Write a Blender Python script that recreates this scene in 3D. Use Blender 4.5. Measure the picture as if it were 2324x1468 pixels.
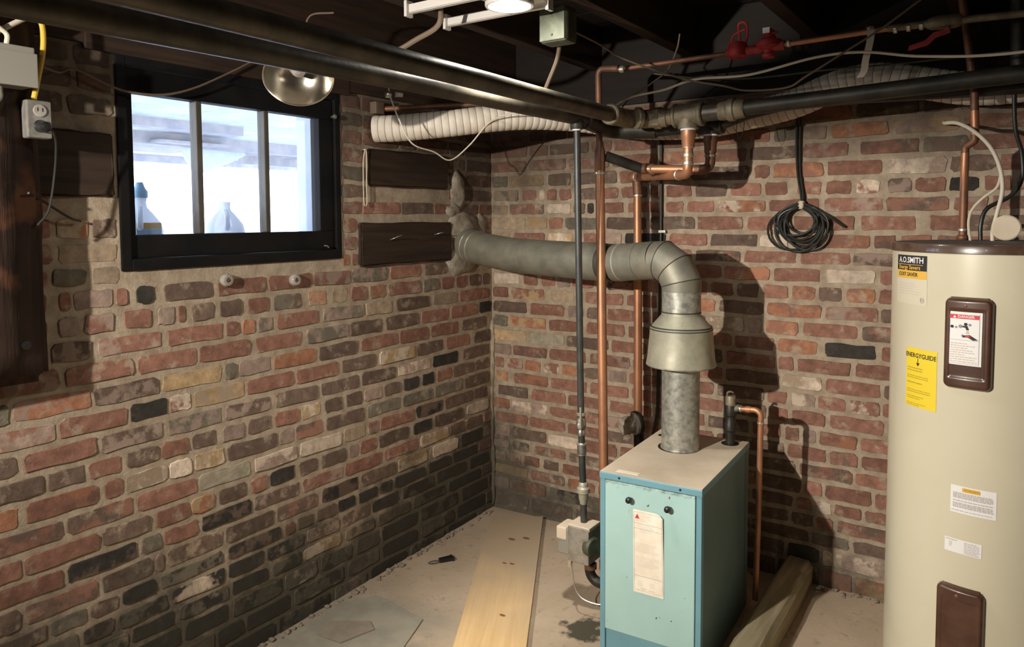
import bpy, bmesh, math, random
from mathutils import Vector, Matrix
random.seed(11)
for o in list(bpy.data.objects): bpy.data.objects.remove(o, do_unlink=True)
SC = bpy.context.scene
COL = SC.collection
PI = math.pi

# ------------------------------------------------------------------ camera
cam = bpy.data.cameras.new('camera'); camo = bpy.data.objects.new('camera', cam); COL.objects.link(camo)
FW, RT, UP = Vector((-0.5616, 0.8253, -0.0590)), Vector((0.8267, 0.5626, -0.0051)), Vector((-0.0290, 0.0516, 0.9982))
FW.normalize(); RT = (RT - FW*RT.dot(FW)).normalized(); UP = RT.cross(FW)
mw = Matrix((RT, UP, -FW)).transposed().to_4x4(); mw.translation = Vector((2.1228, -2.9441, 1.4293))
camo.matrix_world = mw
cam.sensor_fit = 'HORIZONTAL'; cam.sensor_width = 36.0
cam.lens = 1686.8/2324*36
cam.shift_y = -(734-597)/2324          # the photograph was cropped at the top
cam.clip_start = 0.05; cam.clip_end = 200
SC.camera = camo

# ------------------------------------------------------------------ world, lights, exposure
w = bpy.data.worlds.new('world'); SC.world = w; w.use_nodes = True
w.node_tree.nodes['Background'].inputs[0].default_value = (0.80, 0.90, 1.0, 1)
w.node_tree.nodes['Background'].inputs[1].default_value = 3.2
SC.view_settings.view_transform = 'Standard'; SC.view_settings.look = 'None'
SC.view_settings.gamma = 1; SC.view_settings.use_curve_mapping = False
SC.view_settings.exposure = 1.3
LAMP_EMIT = 60.0        # recessed lamp lens in view
LAMP_BEAM = 46.0        # downward beam of that reflector lamp (watts)
FLOOD_WATTS = 150.0     # clamped flood lamp behind the photographer, aimed at the boiler
BULB_POS = (0.71, -3.32, 1.74)
BULB2_EMIT = 170.0      # second bare bulb further back in the cellar
BULB2_POS = (1.42, -3.85, 1.96)

# ------------------------------------------------------------------ materials
def s(r, g, b):
    f = lambda c: (c/255/12.92 if c/255 <= 0.04045 else ((c/255+0.055)/1.055)**2.4)
    return (f(r), f(g), f(b), 1.0)
def lin(r, g, b): return (r, g, b, 1.0)
class NT:
    def __init__(self, name):
        self.m = bpy.data.materials.new(name); self.m.use_nodes = True
        self.t = self.m.node_tree; self.n = self.t.nodes; self.b = self.n['Principled BSDF']
    def add(self, kind, **kw):
        x = self.n.new(kind)
        for k, v in kw.items():
            if k.startswith('i_'): x.inputs[int(k[2:])].default_value = v
            else: setattr(x, k, v)
        return x
    def link(self, a, b): self.t.links.new(a, b)
    def pos(self): return self.add('ShaderNodeNewGeometry').outputs['Position']
    def noise(self, scale, detail=4, rough=0.55, vec=None, dist=0.0):
        x = self.add('ShaderNodeTexNoise'); x.inputs['Scale'].default_value = scale
        x.inputs['Detail'].default_value = detail; x.inputs['Roughness'].default_value = rough
        x.inputs['Distortion'].default_value = dist
        self.link(vec if vec is not None else self.pos(), x.inputs['Vector']); return x.outputs['Fac']
    def ramp(self, fac, a, b, ca=(0,0,0,1), cb=(1,1,1,1)):
        x = self.add('ShaderNodeValToRGB'); e = x.color_ramp.elements
        e[0].position = a; e[1].position = b; e[0].color = ca; e[1].color = cb
        self.link(fac, x.inputs[0]); return x.outputs[0]
    def mix(self, fac, a, b, mode='MIX'):
        x = self.add('ShaderNodeMix', data_type='RGBA', blend_type=mode)
        for sock, v in ((x.inputs[0], fac), (x.inputs[6], a), (x.inputs[7], b)):
            if hasattr(v, 'links') or isinstance(v, bpy.types.NodeSocket): self.link(v, sock)
            else: sock.default_value = v
        return x.outputs[2]
    def math(self, op, a, b=0.0, clamp=False):
        x = self.add('ShaderNodeMath', operation=op, use_clamp=clamp)
        for sock, v in ((x.inputs[0], a), (x.inputs[1], b)):
            if isinstance(v, bpy.types.NodeSocket): self.link(v, sock)
            else: sock.default_value = v
        return x.outputs[0]
    def sep(self):
        x = self.add('ShaderNodeSeparateXYZ'); self.link(self.pos(), x.inputs[0]); return x.outputs
    def color(self, c): self.link(c, self.b.inputs['Base Color'])
    def bump(self, h, strength=0.3, dist=0.004):
        x = self.add('ShaderNodeBump'); x.inputs['Strength'].default_value = strength; x.inputs['Distance'].default_value = dist
        self.link(h, x.inputs['Height']); self.link(x.outputs[0], self.b.inputs['Normal'])
    def set(self, rough=0.6, metal=0.0, spec=0.5, coat=0.0):
        self.b.inputs['Roughness'].default_value = rough; self.b.inputs['Metallic'].default_value = metal
        self.b.inputs['Specular IOR Level'].default_value = spec; self.b.inputs['Coat Weight'].default_value = coat
def mat(name, c, rough=0.6, metal=0.0, c2=None, scale=12, lo=0.4, hi=0.6, bump=0.0, bscale=60, spec=0.5, coat=0.0, stretch=None):
    t = NT(name); t.set(rough, metal, spec, coat)
    vec = None
    if stretch:
        mp = t.add('ShaderNodeMapping'); mp.inputs['Scale'].default_value = stretch; t.link(t.pos(), mp.inputs[0]); vec = mp.outputs[0]
    if c2: t.color(t.mix(t.ramp(t.noise(scale, 5, 0.6, vec), lo, hi), c, c2))
    else: t.b.inputs['Base Color'].default_value = c
    if bump: t.bump(t.noise(bscale, 4, 0.6, vec), bump)
    return t.m
def emit(name, c, st):
    t = NT(name); t.b.inputs['Base Color'].default_value = (0.8,0.8,0.8,1)
    t.b.inputs['Emission Color'].default_value = c; t.b.inputs['Emission Strength'].default_value = st
    return t.m

MORT = lin(0.39, 0.31, 0.228)
PAL = {'r': lin(0.250, 0.124, 0.088), 'd': lin(0.145, 0.098, 0.074), 'o': lin(0.345, 0.158, 0.092), 'p': lin(0.315, 0.225, 0.180),
       'w': lin(0.56, 0.45, 0.35), 'k': lin(0.045, 0.040, 0.034), 'm': lin(0.335, 0.250, 0.172), 'g': lin(0.165, 0.140, 0.105),
       't': lin(0.40, 0.275, 0.150), 'G': lin(0.40, 0.35, 0.26)}
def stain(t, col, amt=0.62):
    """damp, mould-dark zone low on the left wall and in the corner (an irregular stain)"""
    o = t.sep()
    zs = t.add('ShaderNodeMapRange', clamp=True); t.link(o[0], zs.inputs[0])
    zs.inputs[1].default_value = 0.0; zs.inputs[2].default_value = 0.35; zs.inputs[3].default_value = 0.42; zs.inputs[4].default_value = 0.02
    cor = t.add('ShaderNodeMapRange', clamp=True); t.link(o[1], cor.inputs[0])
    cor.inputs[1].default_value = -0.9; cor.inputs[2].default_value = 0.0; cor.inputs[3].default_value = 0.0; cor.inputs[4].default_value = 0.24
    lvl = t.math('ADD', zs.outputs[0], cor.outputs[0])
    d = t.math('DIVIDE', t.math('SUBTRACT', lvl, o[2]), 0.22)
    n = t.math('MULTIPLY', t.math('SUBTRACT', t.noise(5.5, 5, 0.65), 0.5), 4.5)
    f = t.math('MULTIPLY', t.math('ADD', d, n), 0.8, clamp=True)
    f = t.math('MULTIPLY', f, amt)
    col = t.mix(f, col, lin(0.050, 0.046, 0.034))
    # dark brown blotches on the upper courses, reaching lower near the corner
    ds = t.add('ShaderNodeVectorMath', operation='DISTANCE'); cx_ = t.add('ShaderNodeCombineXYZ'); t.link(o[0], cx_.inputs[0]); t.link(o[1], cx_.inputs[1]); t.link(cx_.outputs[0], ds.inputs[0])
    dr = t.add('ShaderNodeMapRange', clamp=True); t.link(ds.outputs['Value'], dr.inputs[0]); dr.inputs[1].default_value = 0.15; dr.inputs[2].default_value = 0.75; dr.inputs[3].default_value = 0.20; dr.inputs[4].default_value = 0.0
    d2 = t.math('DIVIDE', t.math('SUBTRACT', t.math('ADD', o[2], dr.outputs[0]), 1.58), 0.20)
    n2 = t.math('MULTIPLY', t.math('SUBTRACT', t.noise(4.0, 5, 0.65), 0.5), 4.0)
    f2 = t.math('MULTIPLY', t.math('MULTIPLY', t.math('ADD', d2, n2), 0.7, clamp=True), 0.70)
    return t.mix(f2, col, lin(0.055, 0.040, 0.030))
_bm = {}
def brick_mat(code):
    if code in _bm: return _bm[code]
    t = NT('brick_'+code); t.set(0.92, 0, 0.25)
    c1 = PAL[code[0]]; dk = tuple(v*0.72 for v in c1[:3])+(1,); lt = tuple(min(1, v*1.28) for v in c1[:3])+(1,)
    col = t.mix(t.ramp(t.noise(28, 6, 0.65), 0.35, 0.68), dk, lt)
    if len(code) > 1:
        inf = t.add('ShaderNodeObjectInfo'); ad = t.add('ShaderNodeVectorMath', operation='ADD')
        t.link(t.pos(), ad.inputs[0]); t.link(inf.outputs['Random'], ad.inputs[1])
        col = t.mix(t.ramp(t.noise(15, 3, 0.6, ad.outputs[0]), 0.47, 0.56), col, PAL[code[1]])
    sm = t.math('MULTIPLY', t.ramp(t.noise(17, 5, 0.65), 0.55, 0.68), 0.80 if code[0] not in 'k' else 0.1)
    col = t.mix(sm, col, MORT)
    inf2 = t.add('ShaderNodeObjectInfo'); mr = t.add('ShaderNodeMapRange'); t.link(inf2.outputs['Random'], mr.inputs[0])
    mr.inputs[3].default_value = 0.78; mr.inputs[4].default_value = 1.22
    hs = t.add('ShaderNodeHueSaturation'); t.link(mr.outputs[0], hs.inputs['Value']); t.link(col, hs.inputs['Color'])
    t.color(stain(t, hs.outputs[0])); t.bump(t.noise(130, 5, 0.7), 0.55, 0.003)
    _bm[code] = t.m; return t.m
def mortar_mat():
    t = NT('mortar'); t.set(0.95, 0, 0.2)
    col = t.mix(t.ramp(t.noise(20, 5, 0.65), 0.35, 0.65), lin(0.30, 0.232, 0.165), lin(0.45, 0.365, 0.27))
    t.color(stain(t, col, 0.80)); t.bump(t.noise(110, 5, 0.7), 0.7, 0.004); return t.m
def wood_mat(name, c1, c2, axis=1, rough=0.75, knots=None):
    t = NT(name); t.set(rough, 0, 0.3)
    st = [26, 26, 26]; st[axis] = 1.6
    mp = t.add('ShaderNodeMapping'); mp.inputs['Scale'].default_value = st; t.link(t.pos(), mp.inputs[0])
    col = t.mix(t.ramp(t.noise(1.6, 5, 0.6, mp.outputs[0], 0.4), 0.35, 0.65), c1, c2)
    if knots: col = t.mix(t.ramp(t.noise(knots, 3, 0.5), 0.66, 0.72), col, tuple(v*0.35 for v in c1[:3])+(1,))
    t.color(col); t.bump(t.noise(2.4, 4, 0.6, mp.outputs[0]), 0.3, 0.003); return t.m

M = {}
M['mortar'] = mortar_mat()
M['iron'] = mat('black_iron', lin(0.060, 0.055, 0.044), 0.40, 0.35, lin(0.155, 0.132, 0.095), 9, 0.4, 0.7, 0.15, 70, 0.5)
M['iron_fit'] = mat('dusty_iron_fitting', lin(0.16, 0.135, 0.095), 0.55, 0.35, lin(0.30, 0.25, 0.17), 30, 0.35, 0.65, 0.35, 90)
M['iron_dark'] = mat('dark_iron', lin(0.018, 0.018, 0.015), 0.5, 0.3, lin(0.04, 0.036, 0.028), 14, bump=0.15)
M['gas'] = mat('grey_gas_pipe', lin(0.045, 0.046, 0.046), 0.42, 0.35, lin(0.07, 0.068, 0.062), 12, bump=0.1)
M['steel'] = mat('bright_steel', lin(0.55, 0.53, 0.48), 0.35, 0.9, lin(0.36, 0.34, 0.29), 40)
M['copper'] = mat('copper', lin(0.50, 0.235, 0.125), 0.46, 0.6, lin(0.34, 0.165, 0.095), 10, 0.4, 0.7)
M['copper_old'] = mat('tarnished_copper', lin(0.23, 0.105, 0.06), 0.55, 0.5, lin(0.13, 0.07, 0.045), 12)
M['solder'] = mat('solder', lin(0.62, 0.58, 0.50), 0.35, 0.8)
M['galv'] = mat('galvanised_dusty', lin(0.29, 0.265, 0.205), 0.55, 0.45, lin(0.20, 0.195, 0.155), 16, 0.35, 0.65, 0.12, 40)
M['galv_bright'] = mat('galvanised_spangle', lin(0.47, 0.46, 0.40), 0.42, 0.55, lin(0.27, 0.27, 0.24), 45, 0.42, 0.62)
M['galv_seam'] = mat('flue_seam', lin(0.085, 0.08, 0.065), 0.5, 0.5)
M['hood'] = mat('draft_hood_sheet', lin(0.44, 0.41, 0.31), 0.5, 0.35, lin(0.34, 0.33, 0.255), 18)
M['teal_door'] = None
M['black'] = mat('black_plastic', lin(0.012, 0.012, 0.012), 0.4)
M['white_paper'] = mat('white_paper', lin(0.88, 0.81, 0.69), 0.8, 0, lin(0.80, 0.71, 0.57), 20)
M['white_label'] = mat('white_label', lin(0.78, 0.76, 0.74), 0.55)
M['ink'] = mat('grey_ink', lin(0.30, 0.28, 0.30), 0.8)
M['ink_blk'] = mat('black_ink', lin(0.02, 0.02, 0.022), 0.7)
M['red_ink'] = mat('red_ink', lin(0.60, 0.04, 0.06), 0.6)
M['yellow_lab'] = mat('yellow_label', lin(0.80, 0.60, 0.035), 0.6)
M['gold_lab'] = mat('gold_label', lin(0.72, 0.42, 0.06), 0.6)
M['tank'] = mat('cream_enamel', lin(0.63, 0.575, 0.43), 0.28, 0.0, lin(0.605, 0.55, 0.41), 3, coat=0.3)
M['tank_lid'] = mat('brown_lid', lin(0.075, 0.04, 0.026), 0.28, 0.0, lin(0.15, 0.115, 0.085), 10, 0.45, 0.7, coat=0.4)
M['tank_dust'] = mat('dusty_lid_top', lin(0.13, 0.11, 0.095), 0.7)
M['brown_pl'] = mat('brown_plastic', lin(0.062, 0.027, 0.016), 0.32, 0, lin(0.09, 0.04, 0.024), 14, coat=0.25)
M['red'] = mat('red_paint', lin(0.45, 0.03, 0.032), 0.55, 0, lin(0.28, 0.02, 0.02), 30)
M['white_hose'] = mat('white_vinyl_hose', lin(0.70, 0.63, 0.54), 0.6, 0, lin(0.60, 0.52, 0.43), 14)
M['hose_rib'] = mat('hose_rib', lin(0.20, 0.175, 0.145), 0.7)
M['cable_white'] = mat('white_cable', lin(0.58, 0.52, 0.42), 0.6)
M['cable_brown'] = mat('brown_cable', lin(0.13, 0.09, 0.062), 0.7)
M['cable_black'] = mat('black_cable', lin(0.016, 0.017, 0.014), 0.45)
M['cable_yellow'] = mat('yellow_cable', lin(0.62, 0.40, 0.05), 0.5)
M['string'] = mat('string', lin(0.55, 0.47, 0.36), 0.9)
M['joist'] = wood_mat('dark_joist', lin(0.024, 0.013, 0.008), lin(0.042, 0.023, 0.014), 1)
M['deck'] = wood_mat('dark_decking', lin(0.010, 0.007, 0.005), lin(0.02, 0.012, 0.009), 0)
M['beam_x'] = wood_mat('dark_sill_x', lin(0.007, 0.0045, 0.003), lin(0.013, 0.008, 0.0055), 0)
M['timber'] = wood_mat('dark_timber', lin(0.022, 0.013, 0.009), lin(0.046, 0.027, 0.017), 1)
def post_mat():
    t = NT('rough_post'); t.set(0.8, 0, 0.3)
    mp = t.add('ShaderNodeMapping'); mp.inputs['Scale'].default_value = (22, 22, 1.6); t.link(t.pos(), mp.inputs[0])
    col = t.mix(t.ramp(t.noise(1.4, 5, 0.6, mp.outputs[0], 0.4), 0.35, 0.65), lin(0.020, 0.011, 0.008), lin(0.060, 0.032, 0.022))
    col = t.mix(t.math('MULTIPLY', t.ramp(t.noise(7.5, 3, 0.5), 0.56, 0.66), 0.8), col, lin(0.17, 0.072, 0.038))
    t.color(col); t.bump(t.noise(2.0, 5, 0.65, mp.outputs[0]), 0.6, 0.006); return t.m
M['post'] = post_mat() if True else wood_mat('rusty_post', lin(0.020, 0.011, 0.008), lin(0.058, 0.030, 0.021), 2)
M['pine'] = wood_mat('pine_plank', lin(0.62, 0.40, 0.175), lin(0.72, 0.50, 0.26), 1, 0.7)
M['grey_timber'] = wood_mat('weathered_timber', lin(0.24, 0.20, 0.12), lin(0.42, 0.36, 0.23), 1, 0.8)
M['frame'] = mat('black_painted_wood', lin(0.0035, 0.0035, 0.004), 0.65, 0, lin(0.007, 0.006, 0.006), 8, bump=0.1, spec=0.2)
M['muntin'] = mat('grey_painted_wood', lin(0.055, 0.048, 0.038), 0.5, 0, lin(0.075, 0.065, 0.05), 10)
M['boxgrey'] = mat('grey_enamel_box', lin(0.26, 0.245, 0.21), 0.5, 0.1)
M['boxsteel'] = mat('steel_box', lin(0.42, 0.40, 0.36), 0.42, 0.6, lin(0.30, 0.28, 0.25), 30)
M['boxgreen'] = mat('tarnished_box', lin(0.105, 0.115, 0.075), 0.55, 0.4, lin(0.065, 0.07, 0.048), 20)
M['plaster'] = mat('old_plaster', lin(0.36, 0.315, 0.25), 0.95, 0, lin(0.20, 0.165, 0.12), 22, 0.4, 0.65, 0.8, 45)
M['porcelain'] = mat('porcelain', lin(0.36, 0.33, 0.29), 0.15, 0, lin(0.27, 0.24, 0.21), 30)
M['alu'] = mat('spun_aluminium', lin(0.72, 0.68, 0.60), 0.22, 1.0, lin(0.60, 0.55, 0.47), 25)
M['dust'] = None
M['porch_white'] = mat('porch_paint', lin(0.70, 0.74, 0.80), 0.8, 0, lin(0.55, 0.60, 0.68), 3)
M['porch_wood'] = mat('porch_wood', lin(0.34, 0.33, 0.36), 0.8, 0, lin(0.46, 0.42, 0.42), 6)
M['snow'] = mat('pale_ground', lin(0.86, 0.88, 0.90), 0.9)
def jug_mat():
    t = NT('milky_jug'); t.set(0.4); t.b.inputs['Base Color'].default_value = (0.72,0.77,0.85,1)
    t.b.inputs['Subsurface Weight'].default_value = 0.0
    tl = t.add('ShaderNodeBsdfTranslucent'); tl.inputs[0].default_value = (0.9,0.93,0.98,1); tp_ = t.add('ShaderNodeBsdfTransparent')
    m1 = t.add('ShaderNodeMixShader'); m1.inputs[0].default_value = 0.35; t.link(t.b.outputs[0], m1.inputs[1]); t.link(tl.outputs[0], m1.inputs[2])
    m2 = t.add('ShaderNodeMixShader'); m2.inputs[0].default_value = 0.12; t.link(m1.outputs[0], m2.inputs[1]); t.link(tp_.outputs[0], m2.inputs[2])
    out = [n for n in t.n if n.type == 'OUTPUT_MATERIAL'][0]; t.link(m2.outputs[0], out.inputs[0]); return t.m
M['jug'] = jug_mat()
M['blue'] = mat('blue_plastic', lin(0.34, 0.60, 0.88), 0.5)
M['lampwhite'] = mat('white_metal', lin(0.62, 0.58, 0.54), 0.45, 0.2)
def glass():
    t = NT('window_glass'); t.n.remove(t.b)
    tr = t.add('ShaderNodeBsdfTransparent'); tr.inputs[0].default_value = (0.93, 0.95, 1.0, 1)
    gl = t.add('ShaderNodeBsdfGlossy'); gl.inputs['Roughness'].default_value = 0.08
    df = t.add('ShaderNodeBsdfDiffuse'); df.inputs[0].default_value = (0.75, 0.8, 0.9, 1)
    m0 = t.add('ShaderNodeMixShader'); m0.inputs[0].default_value = 0.05; t.link(tr.outputs[0], m0.inputs[1]); t.link(df.outputs[0], m0.inputs[2])
    mx = t.add('ShaderNodeMixShader'); mx.inputs[0].default_value = 0.05; t.link(m0.outputs[0], mx.inputs[1]); t.link(gl.outputs[0], mx.inputs[2])
    out = [n for n in t.n if n.type == 'OUTPUT_MATERIAL'][0]; t.link(mx.outputs[0], out.inputs[0]); return t.m
M['glass'] = glass()
def teal(name, c, rust=True):
    t = NT(name); t.set(0.42, 0, 0.5)
    col = t.mix(t.ramp(t.noise(7, 4), 0.35, 0.7), c, tuple(v*0.88 for v in c[:3])+(1,))
    if rust: col = t.mix(t.ramp(t.noise(42, 3, 0.5), 0.715, 0.745), col, lin(0.14, 0.075, 0.05))
    t.color(col); return t.m
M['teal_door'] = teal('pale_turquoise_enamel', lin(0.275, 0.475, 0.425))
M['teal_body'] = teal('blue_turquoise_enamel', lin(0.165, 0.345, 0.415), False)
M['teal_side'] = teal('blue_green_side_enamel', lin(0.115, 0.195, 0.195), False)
def dusty_top():
    t = NT('dusty_boiler_top'); t.set(0.85, 0, 0.3)
    t.color(t.mix(t.ramp(t.noise(11, 5, 0.6), 0.35, 0.7), lin(0.55, 0.455, 0.34), lin(0.64, 0.54, 0.415))); return t.m
M['dust'] = dusty_top()
def floor_mat():
    t = NT('dusty_concrete'); t.set(0.93, 0, 0.25)
    col = t.mix(t.ramp(t.noise(3.2, 6, 0.6), 0.35, 0.68), lin(0.37, 0.285, 0.200), lin(0.46, 0.36, 0.26))
    col = t.mix(t.ramp(t.noise(26, 5, 0.65), 0.56, 0.72), col, lin(0.28, 0.225, 0.165))
    o = t.sep()
    g1 = t.add('ShaderNodeMapRange', clamp=True); t.link(o[1], g1.inputs[0])      # greyer bare cement towards the camera on the left
    g1.inputs[1].default_value = -0.75; g1.inputs[2].default_value = -1.05; g1.inputs[3].default_value = 0; g1.inputs[4].default_value = 1
    g2 = t.add('ShaderNodeMapRange', clamp=True); t.link(o[0], g2.inputs[0])
    g2.inputs[1].default_value = 0.62; g2.inputs[2].default_value = 0.45; g2.inputs[3].default_value = 0; g2.inputs[4].default_value = 1
    gm = t.math('MULTIPLY', t.math('MULTIPLY', g1.outputs[0], g2.outputs[0]), t.ramp(t.noise(9, 4), 0.3, 0.6))
    col = t.mix(t.math('MULTIPLY', gm, 0.85), col, lin(0.245, 0.225, 0.18))
    # shadow beside the boiler, painted into the floor colour
    dv = t.add('ShaderNodeVectorMath', operation='DISTANCE'); t.link(t.pos(), dv.inputs[0]); dv.inputs[1].default_value = (0.915, -0.72, 0.0)
    dd = t.math('ADD', dv.outputs['Value'], t.math('MULTIPLY', t.math('SUBTRACT', t.noise(24, 3), 0.5), 0.16))
    col = t.mix(t.ramp(dd, 0.055, 0.085, (1,1,1,1), (0,0,0,1)), col, lin(0.075, 0.065, 0.045))
    t.color(col); t.bump(t.noise(60, 6, 0.7), 0.35, 0.004); return t.m
M['floor'] = floor_mat()

# ------------------------------------------------------------------ geometry helpers
def fz(x, y): return 0.0175*x + 0.0236*y          # the cellar floor is a little out of level
def tagit(o, label=None, cat=None, group=None, kind=None):
    if label: o['label'] = label
    if cat: o['category'] = cat
    if group: o['group'] = group
    if kind: o['kind'] = kind
    return o
def link(o, parent=None):
    COL.objects.link(o)
    if parent is not None:
        o.parent = parent
        o.matrix_parent_inverse = ABS[parent.name].inverted()
    ABS[o.name] = o.matrix_basis.copy() if parent is None else (ABS[parent.name] @ o.matrix_parent_inverse @ o.matrix_basis)
    return o
ABS = {}
def thing(name, label, cat, loc=(0,0,0), group=None, kind=None):
    o = bpy.data.objects.new(name, None); o.empty_display_size = 0.05
    o.matrix_basis = Matrix.Translation(loc)
    link(o); tagit(o, label, cat, group, kind); return o
class MB:
    def __init__(self): self.v = []; self.f = []; self.sm = []
    def add(self, vs, fs, smooth=False):
        k = len(self.v); self.v += [tuple(p) for p in vs]; self.f += [tuple(i+k for i in q) for q in fs]; self.sm += [smooth]*len(fs); return self
    def box(self, x0, x1, y0, y1, z0, z1, bev=0.0):
        if bev <= 0:
            vs = [(x,y,z) for z in (z0,z1) for y in (y0,y1) for x in (x0,x1)]
            return self.add(vs, [(0,2,3,1),(4,5,7,6),(0,1,5,4),(2,6,7,3),(0,4,6,2),(1,3,7,5)])
        bm = bmesh.new(); bmesh.ops.create_cube(bm, size=1)
        for v in bm.verts: v.co = Vector((x0+(v.co.x+.5)*(x1-x0), y0+(v.co.y+.5)*(y1-y0), z0+(v.co.z+.5)*(z1-z0)))
        bmesh.ops.bevel(bm, geom=bm.edges[:], offset=bev, segments=2, affect='EDGES', profile=0.6)
        bm.verts.index_update(); self.add([v.co[:] for v in bm.verts], [[v.index for v in f.verts] for f in bm.faces]); bm.free(); return self
    def tube(self, path, r, seg=14, caps=True, closed=False):
        P = [Vector(p) for p in path]; n = len(P); R = r if isinstance(r, (list, tuple)) else [r]*n
        tan = []
        for i in range(n):
            a = P[(i-1) % n] if closed else P[max(0,i-1)]; b = P[(i+1) % n] if closed else P[min(n-1,i+1)]
            tv = b-a
            tan.append(tv.normalized() if tv.length > 1e-9 else (tan[-1] if tan else Vector((0,0,1))))
        up = Vector((0,0,1)) if abs(tan[0].z) < 0.9 else Vector((1,0,0))
        u = tan[0].cross(up).normalized(); vs = []; fs = []
        for i in range(n):
            u = (u - tan[i]*u.dot(tan[i])).normalized(); vv = tan[i].cross(u)
            for k in range(seg):
                a = 2*PI*k/seg; vs.append(P[i] + (u*math.cos(a) + vv*math.sin(a))*R[i])
        for i in range(n if closed else n-1):
            j = (i+1) % n
            for k in range(seg): fs.append((i*seg+k, i*seg+(k+1) % seg, j*seg+(k+1) % seg, j*seg+k))
        self.add(vs, fs, True)
        if caps and not closed:
            k0 = len(self.v)-n*seg
            self.f += [tuple(k0+k for k in range(seg))[::-1], tuple(k0+(n-1)*seg+k for k in range(seg))]; self.sm += [False, False]
        return self
    def lathe(self, prof, axis_p, axis_d=(0,0,1), seg=32, smooth=True, capped=True):
        d = Vector(axis_d).normalized(); up = Vector((0,0,1)) if abs(d.z) < 0.9 else Vector((1,0,0))
        u = d.cross(up).normalized(); v = d.cross(u); p0 = Vector(axis_p); vs = []; fs = []; n = len(prof)
        for r, h in prof:
            for k in range(seg):
                a = 2*PI*k/seg; vs.append(p0 + d*h + (u*math.cos(a)+v*math.sin(a))*r)
        for i in range(n-1):
            for k in range(seg): fs.append((i*seg+k, i*seg+(k+1) % seg, (i+1)*seg+(k+1) % seg, (i+1)*seg+k))
        k0 = len(self.v); self.add(vs, fs, smooth)
        if capped:
            self.f += [tuple(k0+k for k in range(seg))[::-1], tuple(k0+(n-1)*seg+k for k in range(seg))]; self.sm += [False, False]
        return self
    def prism(self, poly, z0, z1):
        n = len(poly); vs = [(x,y,z0) for x,y in poly] + [(x,y,z1) for x,y in poly]
        return self.add(vs, [tuple(range(n))[::-1], tuple(range(n,2*n))] + [(i,(i+1)%n,n+(i+1)%n,n+i) for i in range(n)])
    def build(self, name, m, parent=None, sharp=True):
        me = bpy.data.meshes.new(name); me.from_pydata(self.v, [], self.f); me.update()
        for i, p in enumerate(me.polygons): p.use_smooth = self.sm[i]
        bm = bmesh.new(); bm.from_mesh(me); bmesh.ops.recalc_face_normals(bm, faces=bm.faces[:])
        if sharp:
            for e in bm.edges:
                if len(e.link_faces) == 2 and e.calc_face_angle(0) > 0.6: e.smooth = False
        bm.to_mesh(me); bm.free()
        me.materials.append(m); o = bpy.data.objects.new(name, me); return link(o, parent)
def fillet(pts, r, n=7):
    P = [Vector(p) for p in pts]; out = [P[0]]
    for i in range(1, len(P)-1):
        a = (P[i-1]-P[i]); b = (P[i+1]-P[i]); la, lb = a.length, b.length; a.normalize(); b.normalize()
        ang = a.angle(b); 
        if ang > PI-0.02: out.append(P[i]); continue
        t = min(r/math.tan(ang/2), la*0.48, lb*0.48); rr = t*math.tan(ang/2)
        c = P[i] + (a+b).normalized()*(rr/math.sin(ang/2)); s0 = P[i]+a*t-c; s1 = P[i]+b*t-c
        for k in range(n+1):
            q = s0.lerp(s1, k/n); out.append(c + s0.normalized().slerp(s1.normalized(), k/n)*rr)
    out.append(P[-1]); return out
def spline(pts, n=8):
    P = [Vector(p) for p in pts]; P = [P[0]*2-P[1]] + P + [P[-1]*2-P[-2]]; out = []
    for i in range(1, len(P)-2):
        for k in range(n):
            t = k/n; a, b, c, d = P[i-1], P[i], P[i+1], P[i+2]
            out.append(0.5*((2*b)+(c-a)*t+(2*a-5*b+4*c-d)*t*t+(3*b-a-3*c+d)*t**3))
    out.append(P[-2]); return out
def cyl(p, q, r, m, name, parent=None, seg=16, bev=0.0):
    p, q = Vector(p), Vector(q); d = q-p; L = d.length
    if bev > 0: prof = [(r-bev,0),(r,bev),(r,L-bev),(r-bev,L)]
    else: prof = [(r,0),(r,L)]
    return MB().lathe(prof, p, d, seg).build(name, m, parent)
def box(name, b, m, parent=None, bev=0.0): return MB().box(*b, bev).build(name, m, parent)
def text_mesh(txt, size, bold=True):
    """flat lettering as vertices/faces, x right, y up, centred"""
    c = bpy.data.curves.new('lettering', 'FONT'); c.body = txt; c.size = size; c.align_x = 'CENTER'; c.align_y = 'CENTER'
    c.resolution_u = 2
    if bold: c.offset = size*0.018
    o = bpy.data.objects.new('lettering', c); COL.objects.link(o)
    dg = bpy.context.evaluated_depsgraph_get(); me = o.evaluated_get(dg).to_mesh()
    vs = [v.co.copy() for v in me.vertices]; fs = [tuple(p.vertices) for p in me.polygons]
    o.evaluated_get(dg).to_mesh_clear(); bpy.data.objects.remove(o); bpy.data.curves.remove(c)
    return vs, fs

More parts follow.
